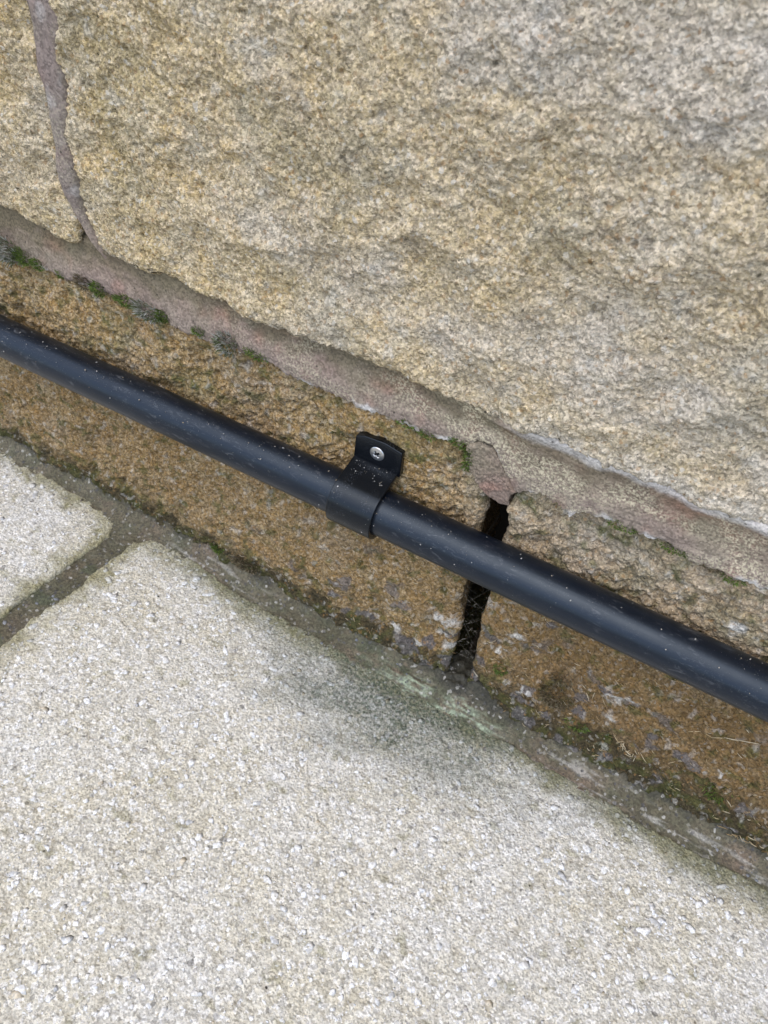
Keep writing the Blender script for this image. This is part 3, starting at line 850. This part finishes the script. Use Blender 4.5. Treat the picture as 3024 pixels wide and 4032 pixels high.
# mortar joint between the two slabs
ys = spaced(-.61, -.006, -.2, -.006, .0011, .02); NU = 36; u = np.linspace(0, 1, NU)
l = s1x(ys) - .008; r = s2x(ys) + .008
Y = np.repeat(ys[:, None], NU, 1); X = l[:, None] + (r - l)[:, None] * u[None, :]
c = 2 * u - 1
Z = ground_z(X) - .0022 + .0010 * np.abs(c)[None, :] ** 3 + .0008 * fbm(X / .012, Y / .012, 3, 261) + .0004 * fbm(X / .003, Y / .003, 2, 265)
at = dict(green=sstep(.1, .5, fbm(X / .02, Y / .02, 3, 267)) * .5 + .35, mint=X * 0, damp_dark=sstep(.1, .6, fbm(X / .012, Y / .012, 3, 269)) * .35, bloom=X * 0)
Q, A = skirt(np.stack([X, Y, Z], -1), np.array([.004, .016]), (0, 0, -1), at)
link("paving_joint", grid_mesh("paving_joint", Q, A), M_FIL, pave)
S = Soup()
for i in range(170):
    y = RNG.uniform(-.21, -.012); x = RNG.uniform(s1x(np.array(y)) - .001, s2x(np.array(y)) + .001)
    r = .0005 + .0017 * RNG.random() ** 3
    S.add(lump(r * 1.2, r * .9, r * .6, .3) + np.array([x, y, float(ground_z(np.array(x))) - .0029]), ICO_F)
tag(link("joint_pebbles", S.mesh("joint_pebbles"), M_PEB, pave, False), kind='stuff')

# mortar fillet in the angle between pavement and wall
xs = spaced(-1.22, 1.22, -.37, .32, .0009, .02); NV = 40
v = np.linspace(0, 1, NV)
edge = np.where(xs < -.1925, np.interp(xs, [-1.3, -.235, -.215, -.205, -.1925], [-.008, -.0095, -.013, -.020, -.026]), np.interp(xs, [-.1925, -.182, -.172, -.15, -.11, -.077, 1.3], [-.026, -.0205, -.0130, -.0100, -.0135, -.0165, -.0165]))
gapm = sstep(.056, .069, xs) * sstep(.086, .074, xs)
y_in = .009 + .020 * gapm
X = np.repeat(xs[None, :], NV, 0)
Y = edge[None, :] + (y_in - edge)[None, :] * v[:, None]
top = base_z(xs)[None, :] + ragged(xs, .0011, .008, 281)[None, :]
gz = ground_z(X)
w = np.clip((Y - edge[None, :]) / (.004 - edge)[None, :], 0, 1)
prof = .0 + (top - gz + .0015) * (w ** 2.0) * (1 - .35 * gapm[None, :] * sstep(.75, 1., w))
Z = gz - .0006 + prof + .0007 * fbm(X / .02, Y / .01, 3, 283) * (1 - w * .3) + .00045 * fbm(X / .0045, Y / .0045, 3, 285)
ridge = np.exp(-((Y + .0085 - .02 * (X - .06)) / .0040) ** 2) * sstep(-.01, .04, X) * sstep(.13, .09, X)
Z = Z + .0022 * ridge + .003 * gapm[None, :] * sstep(.5, .8, w) * fbm(X / .006, Y / .006, 3, 296)
n = fbm(X / .018, Y / .010, 3, 287); n2 = fbm(X / .006, Y / .005, 3, 289)
damp_dark = np.clip(sstep(.72, 1.0, w + .22 * n) * .75 + sstep(.06, .09, X) * sstep(.125, .10, X) * sstep(.45, .8, w + .2 * n2) * .8 + .95 * gapm[None, :] * sstep(.45, .8, w), 0, 1)  # floor of the open joint also coloured dark to deepen its shade
green = np.clip(.35 + .5 * sstep(-.1, .4, n) - .4 * sstep(.0, .5, n2), 0, 1) * (.55 + .45 * sstep(-.05, .0, X) * sstep(.14, .08, X))
mint = np.clip(sstep(.0, .05, X) * sstep(.125, .095, X) * sstep(.75, .35, w + .25 * n) * sstep(-.25, .45, fbm(X / .012, Y / .0022, 3, 291)), 0, 1) * .8
bloom = sstep(.12, .5, fbm(X / .03, Y / .004, 3, 293)) * sstep(.9, .5, w) * .6 * np.maximum(sstep(.1, .16, X), sstep(-.17, -.14, X) * sstep(-.05, -.09, X))
P = np.stack([X, Y, Z], -1)
FRONTS["fillet"] = P[::2, ::2].reshape(-1, 3)
Q, A = skirt(P, np.array([.004, .016]), (0, 0, -1), dict(damp_dark=damp_dark, green=green, mint=mint, bloom=bloom))
link("mortar_fillet", grid_mesh("mortar_fillet", Q, A), M_FIL, pave)
S = Soup()
FP = FRONTS["fillet"]
sel = FP[(FP[:, 0] > -.36) & (FP[:, 0] < .31) & (FP[:, 1] < .0)]
for p in sel[RNG.integers(0, len(sel), 60)]:
    r = .0003 + .0011 * RNG.random() ** 4
    S.add(lump(r * 1.2, r * .9, r * .5, .35) + p, ICO_F)
tag(link("fillet_grit", S.mesh("fillet_grit"), M_PEB, pave, False), kind='stuff')

# ------------------------------------------------------------------ the pipe
PY, PZ, PR = -.0150, .15215, .0125
def build_pipe():
    xs = spaced(-1.15, 1.15, -.36, .32, .004, .04)
    n = 96
    a = np.linspace(0, 2 * math.pi, n, endpoint=False)
    rows = []
    # inner bore, end lip, outer skin, end lip, bore: a hollow tube
    prof = [(xs[0] + .03, PR - .0023), (xs[0] + .0006, PR - .0023), (xs[0], PR - .0019), (xs[0], PR - .0005), (xs[0] + .0005, PR)]
    prof += [(x, PR) for x in xs[1:-1]]
    prof += [(xs[-1] - .0005, PR), (xs[-1], PR - .0005), (xs[-1], PR - .0019), (xs[-1] - .0006, PR - .0023), (xs[-1] - .03, PR - .0023)]
    for x, r in prof:
        sag = .0005 * math.sin(x * 9 + .6) - .0005 * math.sin(.6)
        rr = r + (.00010 * np.sin(a * 2 + x * 14) + .00005 * np.sin(a * 3 - x * 31)) * (r > PR - .0001)
        rr = rr - .00022 * np.exp(-((a - 3.72) / .03) ** 2) * (r > PR - .0001)      # faint extrusion line
        rows.append(np.stack([np.full(n, x), PY + rr * np.cos(a), PZ + sag + rr * np.sin(a)], -1))
    P = np.array(rows); P = np.concatenate([P, P[:, :1]], 1)
    me = grid_mesh("black_pipe", P, flip=True)
    o = link("black_pipe", me, M_PIPE)
    return tag(o, "black plastic pipe running along the lower stones of the wall", "pipe")
build_pipe()

# ------------------------------------------------------------------ the clip and its screw
clip = empty("pipe_clip", (.0005, -.003, .1705))
tag(clip, "black ridged plastic clip holding the pipe to the wall by one screw", "pipe clip")
CL = np.array([.0005, -.003, .1705])

def rounded_plate(name, outline, y0, y1, bev, mat, parent):
    """polygon plate in the xz plane with bevelled front edge"""
    p = np.array(outline, float)
    cen = p.mean(0)
    # resample with rounded corners
    q = []
    m = len(p)
    for i in range(m):
        a, b, c = p[i - 1], p[i], p[(i + 1) % m]
        r = .0007
        d0 = (a - b) / np.linalg.norm(a - b); d1 = (c - b) / np.linalg.norm(c - b)
        for t in np.linspace(0, 1, 6):
            q.append((1 - t) ** 2 * (b + d0 * r) + 2 * t * (1 - t) * b + t ** 2 * (b + d1 * r))
    q = np.array(q); n = len(q)
    def ring(y, s):
        dirs = q - cen; L = np.linalg.norm(dirs, axis=1)[:, None]
        z = q - dirs / L * s
        return np.stack([z[:, 0], np.full(n, y), z[:, 1]], -1)
    rows = [ring(y0, .0), ring(y1 + bev, 0), ring(y1 + bev * .3, bev * .3), ring(y1, bev)]
    for s in (.25, .5, .75, .999):
        z = cen + (q - cen) * (1 - s)
        z = z - (q - cen) / np.linalg.norm(q - cen, axis=1)[:, None] * bev * (1 - s)
        rows.append(np.stack([z[:, 0], np.full(n, y1), z[:, 1]], -1))
    z = cen + (q - cen) * .001
    rows.insert(0, np.stack([z[:, 0], np.full(n, y0), z[:, 1]], -1))
    P = np.array(rows); P = np.concatenate([P, P[:, :1]], 1)
    return link(name, grid_mesh(name, P - CL, flip=True), mat, parent, True)

TAB = [(-.0132, .1695), (-.0128, .1850), (-.0075, .1872), (.0045, .1882), (.0148, .1862), (.0150, .1695)]
tab = rounded_plate("tab", TAB, .0012, -.0030, .0005, M_CLIP, clip)

def build_strap():
    ri, ro = PR + .00015, PR + .0031
    # tangent from the fold to the outer circle
    fy, fz = -.0030, .1712
    dy, dz = fy - PY, fz - PZ
    D = math.hypot(dy, dz)
    th = math.atan2(dz, dy)
    al = math.acos(ro / D)
    a0 = th + al                       # tangent angle on the front side
    outer, inner = [], []
    t0 = np.array([PY + ro * math.cos(a0), PZ + ro * math.sin(a0)])
    f0 = np.array([fy, fz])
    tn = np.array([math.cos(a0), math.sin(a0)])
    outer.append(np.array([.0010, fz + .0003])); inner.append(np.array([.0010, fz - .0024]))
    for t in np.linspace(0, 1, 9):
        p = f0 + (t0 - f0) * t
        outer.append(p); inner.append(p - tn * (ro - ri))
    end = a0 + (math.radians(292) - a0)
    for a in np.linspace(a0, end, 60)[1:]:
        e = np.array([math.cos(a), math.sin(a)])
        fl = .0006 * sstep(math.radians(262), math.radians(285), np.array(a))
        outer.append(np.array([PY, PZ]) + e * (ro + float(fl))); inner.append(np.array([PY, PZ]) + e * ri)
    # rounded free end
    oe, ie = outer[-1], inner[-1]
    mid = (oe + ie) / 2; half = (oe - ie) / 2
    tang = np.array([-math.sin(end), math.cos(end)])
    loop = list(outer)
    for g in np.linspace(0, math.pi, 7)[1:-1]:
        loop.append(mid + half * math.cos(g) + tang * np.linalg.norm(half) * math.sin(g))
    loop += inner[::-1]
    loop = np.array(loop)
    cen_off = []
    W = .0133; cx = .0003
    steps = [(-W, .00035), (-W + .00012, .00012), (-W + .0004, 0)]
    xs = np.linspace(-W + .0007, W - .0007, 34)
    steps += [(x, 0) for x in xs] + [(W - .0004, 0), (W - .00012, .00012), (W, .00035)]
    nrm = np.zeros_like(loop)
    d = np.roll(loop, -1, 0) - np.roll(loop, 1, 0)
    nrm = np.stack([d[:, 1], -d[:, 0]], -1); nrm /= (np.linalg.norm(nrm, axis=1)[:, None] + 1e-12)
    # make normals point outward
    if np.sum(nrm[5] * (loop[5] - np.array([PY, PZ]))) < 0: nrm = -nrm
    rows = []
    for x, s in steps:
        k = loop - nrm * s
        rows.append(np.stack([np.full(len(loop), cx + x), k[:, 0], k[:, 1]], -1))
    P = np.array(rows); P = np.concatenate([P, P[:, :1]], 1)
    nv, nu = P.shape[:2]
    V = (P - CL).reshape(-1, 3)
    F = [tuple(q) for q in grid_quads(nv, nu)]
    m = len(outer); L = len(loop)
    # end faces: ladder between outer and inner lines
    for row in (0, nv - 1):
        b = row * nu
        for i in range(m - 1):
            q = (b + i, b + i + 1, b + L - 2 - i, b + L - 1 - i)
            F.append(q if row == 0 else q[::-1])
        F.append((b + m - 1, b + m, b + m + 1, b + m + 4) if False else (b + m - 1, b + m, b + m + 4, b + m + 5))
        F.append((b + m, b + m + 1, b + m + 3, b + m + 4))
    me = bpy.data.meshes.new("strap")
    me.from_pydata([tuple(v) for v in V], [], [tuple(int(i) for i in f) for f in F])
    me.update()
    import bmesh
    bm = bmesh.new(); bm.from_mesh(me); bmesh.ops.remove_doubles(bm, verts=bm.verts, dist=1e-7)
    bmesh.ops.recalc_face_normals(bm, faces=bm.faces); bm.to_mesh(me); bm.free()
    o = link("strap", me, M_CLIP, clip, True)
    try:
        me.set_sharp_from_angle(angle=math.radians(40))
    except Exception:
        pass
    return o
build_strap()

# screw: low countersunk head with a real cross recess
def build_screw():
    n = 97; rad = .0044
    nr, na = 46, 96
    rr = np.linspace(0, 1, nr) * rad
    aa = np.linspace(0, 2 * math.pi, na + 1)
    Rr, Aa = np.meshgrid(rr, aa, indexing='ij')
    X = Rr * np.cos(Aa); Z = Rr * np.sin(Aa)
    dome = .00055 * (1 - (Rr / rad) ** 2) - .0004 * sstep(.90, 1.0, Rr / rad)
    g = math.radians(38)
    cx = X * math.cos(g) + Z * math.sin(g); cz = -X * math.sin(g) + Z * math.cos(g)
    arm = np.minimum(np.maximum(np.abs(cx) / .0021, np.abs(cz) / .00062), np.maximum(np.abs(cz) / .0021, np.abs(cx) / .00062))
    core = np.hypot(cx, cz) / .00115
    rec = np.maximum(sstep(1.08, .82, arm), sstep(1.1, .8, core))
    Y = -dome + rec * .0016 * (1 - .45 * np.hypot(X, Z) / .0021)
    P = np.stack([X, Y, Z], -1)
    rim = np.stack([rad * 1.0 * np.cos(aa), np.full(na + 1, .0009), rad * 1.0 * np.sin(aa)], -1)[None]
    cone = np.stack([rad * .4 * np.cos(aa), np.full(na + 1, .003), rad * .4 * np.sin(aa)], -1)[None]
    P = np.concatenate([P, rim, cone], 0)
    P = P + np.array([.0006, -.00325, .1791]) - CL
    return link("screw", grid_mesh("screw", P, flip=False), M_ZINC, clip, True)
tag(build_screw(), "shiny zinc countersunk screw head with a cross recess")

# ------------------------------------------------------------------ moss, straw, dust
ALLW = np.concatenate([FRONTS[k] for k in ("um", "ul", "ll", "lr")])
def wall_y(x, z):
    d = (ALLW[:, 0] - x) ** 2 + (ALLW[:, 2] - z) ** 2
    return float(ALLW[int(np.argmin(d)), 1])

def tuft_mesh(n, sx, sz, h, seed, wid=.00022, up=0.4):
    """cushion of curved leaflets; local frame: x along the joint, -y out of the wall, z up"""
    g = np.random.default_rng(seed)
    S = Soup()
    for i in range(n):
        r = math.sqrt(g.random()); a = g.random() * 6.283
        px, pz = sx * r * math.cos(a), sz * r * math.sin(a)
        lift = h * .45 * (1 - r * r)
        d = np.array([px / sx * .8 + g.normal() * .45, -1.0, pz / sz * .6 + up + g.normal() * .45]); d /= np.linalg.norm(d)
        L = h * g.uniform(.35, .85)
        side = np.cross(d, np.array([g.normal(), g.normal(), g.normal()])); side /= np.linalg.norm(side)
        curl = np.array([g.normal() * .25, .25, .3]) * L
        p0 = np.array([px, .0006 - lift, pz])
        w = wid * g.uniform(.7, 1.5)
        V = [p0 - side * w * .6, p0 + side * w * .6]
        m = p0 + d * L * .5 + curl * .1
        V += [m + side * w, m - side * w]
        e = p0 + d * L + curl * .4
        V += [e]
        S.add(V, [(0, 1, 2), (0, 2, 3), (3, 2, 4)])
    return S.mesh("moss_tuft")

JOINT = "moss tufts along the mortar joint"
BASEG = "moss tufts at the foot of the wall"
MOSS = [
    # x, z, sx, sz, h, n, material, group, label
    (-.2590, .2070, .0105, .0048, .0050, 420, M_MOSSDRY, JOINT, "largest dark moss clump at the photo's left edge below the mortar band"),
    (-.2444, .2070, .0050, .0030, .0034, 170, M_MOSS, JOINT, "round green moss tuft just right of the large clump at left edge"),
    (-.2327, .2062, .0045, .0022, .0026, 120, M_MOSS, JOINT, "bright flat moss tuft, third from the left on the mortar's lower edge"),
    (-.2148, .2060, .0028, .0016, .0020, 60, M_MOSS, JOINT, "tiny moss sprig left of the upright joint's foot"),
    (-.1972, .2070, .0048, .0026, .0030, 150, M_MOSSDEAD, JOINT, "dark brownish moss tuft straight below the upright mortar joint"),
    (-.1865, .2068, .0042, .0026, .0028, 150, M_MOSS, JOINT, "bright green moss tuft right of the brownish one below upright joint"),
    (-.1661, .2066, .0070, .0022, .0026, 190, M_MOSS, JOINT, "long low moss strip left of the pale feathery tuft"),
    (-.1498, .2060, .0080, .0032, .0044, 300, M_MOSSDRY, JOINT, "pale feathery grey green moss tuft beside the long low strip"),
    (-.1399, .2068, .0034, .0022, .0030, 120, M_MOSS, JOINT, "small green moss tuft at the right end of the feathery one"),
    (-.1145, .2066, .0040, .0016, .0022, 90, M_MOSS, JOINT, "small moss sprig between the two grey feathery tufts"),
    (-.0959, .2068, .0056, .0040, .0046, 260, M_MOSSDRY, JOINT, "round grey spiky moss tuft halfway between upright joint and clip"),
    (-.0770, .2072, .0066, .0015, .0022, 130, M_MOSS, JOINT, "thin green moss line right of the round grey spiky tuft"),
    (.0135, .2040, .0042, .0013, .0018, 80, M_MOSS, JOINT, "thin dark moss line above the screw on the mortar's edge"),
    (.0250, .2025, .0040, .0014, .0020, 90, M_MOSS, JOINT, "small moss sprig on the mortar edge right of the clip"),
    (.0440, .2060, .0056, .0015, .0020, 130, M_MOSS, JOINT, "moss line reaching the top of the loose mortar wedge"),
    (.0488, .2000, .0018, .0058, .0022, 220, M_MOSS, JOINT, "upright bright green moss strip along the loose mortar wedge"),
    (.1270, .1985, .0060, .0020, .0022, 130, M_MOSS, JOINT, "green moss patch on mortar edge midway between open joint and right edge"),
    (.1530, .1975, .0056, .0014, .0020, 110, M_MOSS, JOINT, "low dark moss line right of the midway green patch"),
    (.1700, .1965, .0050, .0014, .0020, 110, M_MOSSDEAD, JOINT, "brownish moss line near the right end of the mortar band"),
    (.1800, .1950, .0040, .0016, .0020, 90, M_MOSS, JOINT, "rightmost small moss tuft on the mortar band's lower edge"),
    (-.1200, .0205, .0046, .0030, .0032, 150, M_MOSS, BASEG, "small green moss tuft at wall foot above the paving slab's corner"),
    (-.0955, .0212, .0095, .0036, .0042, 280, M_MOSSDEAD, BASEG, "twiggy dark moss clump at wall foot left of the open joint"),
    (.0969, .0455, .0034, .0034, .0026, 110, M_MOSS, BASEG, "small green moss tuft right of the open joint's foot"),
    (.1329, .0454, .0080, .0062, .0046, 330, M_MOSSDEAD, BASEG, "dry brown moss rosette low on the right hand lower stone"),
    (.1320, .0640, .0050, .0030, .0030, 140, M_MOSSDEAD, BASEG, "dark little moss tuft above the dry brown rosette"),
    (.1514, .0285, .0060, .0034, .0028, 150, M_MOSS, BASEG, "green moss smear at wall foot right of the dry rosette"),
    (.1712, .0325, .0080, .0030, .0028, 170, M_MOSS, BASEG, "green moss streak at wall foot beside the scattered straw"),
    (.2401, .0300, .0100, .0066, .0034, 280, M_MOSS, BASEG, "broad dark moss patch at wall foot near the right edge"),
]
for i, (x, z, sx, sz, h, n, m, grp, lab) in enumerate(MOSS):
    y = wall_y(x, z) if grp == BASEG else -.0012
    sx, sz, h, n = sx * 1.25, sz * 1.6, h * 1.5, int(n * 1.5)
    o = link("moss_tuft", tuft_mesh(n, sx, sz, h, 500 + i), m, None, False, (x, y + .0004, z))
    tag(o, lab, "moss", grp)

# tiny moss specks in the stone pits
S = Soup()
LOW = np.concatenate([FRONTS["ll"], FRONTS["lr"]])
VIS = LOW[(LOW[:, 0] > -.34) & (LOW[:, 0] < .30) & (LOW[:, 2] > base_z(LOW[:, 0])) & (LOW[:, 2] < .2) & (LOW[:, 1] < .012)]
nn = fbm(VIS[:, 0] / .02, VIS[:, 2] / .016, 3, 611)
MV = VIS[(nn > .30)]
for p in MV[RNG.integers(0, len(MV), 260)]:
    for k in range(int(RNG.integers(2, 6))):
        q = p + RNG.normal(0, .0006, 3) * np.array([1, .2, 1])
        d = np.array([RNG.normal() * .6, -1, .4 + RNG.normal() * .5]); d /= np.linalg.norm(d)
        L = RNG.uniform(.0005, .0013); s_ = np.cross(d, RNG.normal(size=3)); s_ /= np.linalg.norm(s_)
        S.add([q - s_ * .0002, q + s_ * .0002, q + d * L], [(0, 1, 2)])
o = link("moss_specks", S.mesh("moss_specks"), M_MOSS, None, False)
tag(o, "tiny green moss specks scattered over the brown lower stones", "moss", None, 'stuff')

# straw bits caught on the lower stones
S = Soup()
STR = VIS[(VIS[:, 2] < .135) & (VIS[:, 0] > -.10)]
for p in STR[RNG.integers(0, len(STR), 300)]:
    L = RNG.uniform(.0015, .0052); a = RNG.normal(-.5, .9)
    d = np.array([math.cos(a), RNG.normal() * .18, math.sin(a)]) * L
    q = p + np.array([0, -.0010, 0])
    S.add(*fibre(q - d / 2, q + d / 2, (0, -.0002, RNG.normal() * .0004), RNG.uniform(.00014, .00027)))
for cx, cz, n in ((.1812, .035, 22), (.2630, .004, 16), (.137, .042, 12), (.150, .060, 8), (-.03, .172, 5)):
    for k in range(n):
        x = cx + RNG.normal(0, .005); z = cz + RNG.normal(0, .003); y = wall_y(x, z) - .0012
        L = RNG.uniform(.002, .007); a = RNG.normal(-.6, .8)
        d = np.array([math.cos(a), RNG.normal() * .25, math.sin(a)]) * L
        q = np.array([x, y, z])
        S.add(*fibre(q - d / 2, q + d / 2, (0, -.0003, RNG.normal() * .0005), RNG.uniform(.00016, .00030)))
o = link("straw_bits", S.mesh("straw_bits"), M_STRAW, None, False)
tag(o, "short dry straw bits stuck all over the lower stones", "straw", None, 'stuff')

# the long dry stalk
S = Soup()
pts = [(.2038, .0764), (.2090, .0800), (.2145, .0824), (.2200, .0853), (.2256, .0883), (.2337, .0949)]
for (x0, z0), (x1, z1) in zip(pts[:-1], pts[1:]):
    S.add(*fibre((x0 - .0003, wall_y(x0, z0) - .0010, z0), (x1 + .0003, wall_y(x1, z1) - .0010, z1), (0, -.0003, .0003), .00026, 4))
o = link("dry_stalk", S.mesh("dry_stalk"), M_STRAW, None, True)
tag(o, "single long curved dry grass stalk on the right lower stone below the pipe", "stalk")

# cobweb strands and crumbs in the open joint
S = Soup()
for k in range(30):
    z = RNG.uniform(.02, .115); xl_ = float(gap_l(np.array(z))); xr_ = float(gap_r(np.array(z)))
    y = RNG.uniform(.006, .03)
    z2 = z + RNG.normal(0, .010)
    a = (xl_ - .0005, y, z); b = (xr_ + .0005, y + RNG.normal(0, .006), z2)
    if RNG.random() < .5:
        f = RNG.random(); b = tuple(np.array(a) + (np.array(b) - np.array(a)) * f)
    S.add(*fibre(a, b, (0, .001, -.0022), .000035, 6))
for k in range(28):
    z = RNG.uniform(.03, .105); x = RNG.uniform(float(gap_l(np.array(z))) + .001, float(gap_r(np.array(z))) - .001)
    y = RNG.uniform(.004, .016); L = RNG.uniform(.001, .0034); a = RNG.random() * 3.14
    d = np.array([math.cos(a), RNG.normal() * .4, math.sin(a)]) * L / 2
    q = np.array([x, y, z])
    S.add(*fibre(q - d, q + d, (0, 0, .0003), RNG.uniform(.00008, .00016)))
o = link("cobweb", S.mesh("cobweb"), M_WEB, None, False)
tag(o, "dusty cobweb strands with caught crumbs in the dark open joint", "cobweb", None, 'stuff')

# grit and dust resting on the pipe and clip
S = Soup()
for k in range(1700):
    x = RNG.uniform(-.36, .32)
    a = math.radians(RNG.normal(112, 26)) if RNG.random() < .78 else math.radians(RNG.uniform(80, 215))
    on = abs(x - .0003) < .0130
    rad = PR + (.0031 if on else 0)
    if on and a < math.radians(118): continue
    r = .00006 + .00036 * RNG.random() ** 12
    e = np.array([0, math.cos(a), math.sin(a)])
    p = np.array([x, PY, PZ]) + e * (rad + r * .25)
    S.add(lump(r * RNG.uniform(.8, 2.2), r, r * .8, .3) + p, ICO_F)
for k in range(45):      # ledge of the clip
    t = RNG.random(); x = RNG.uniform(-.0125, .0130)
    y = -.0034 - t * .0105; z = .1712 - t * .0015
    r = .0001 + .0003 * RNG.random() ** 4
    S.add(lump(r * 1.3, r, r, .3) + np.array([x, y, z]), ICO_F)
o = link("dust_grit", S.mesh("dust_grit"), M_GRIT, None, False)
tag(o, "pale dust and grit specks lying on top of the black pipe", "grit", None, 'stuff')

# dark crumbs lying on the slab
S = Soup()
for k in range(18):
    x = RNG.uniform(-.15, .28); y = RNG.uniform(-.28, -.02)
    r = .0004 + .0008 * RNG.random() ** 3
    S.add(lump(r * 1.4, r, r * .7, .3) + np.array([x, y, float(ground_z(np.array(x))) + .0006 + r * .3]), ICO_F)
o = link("soil_crumbs", S.mesh("soil_crumbs"), M_CORE, None, False)
tag(o, "few dark soil crumbs scattered over the pale paving slab", "soil crumbs", None, 'stuff')
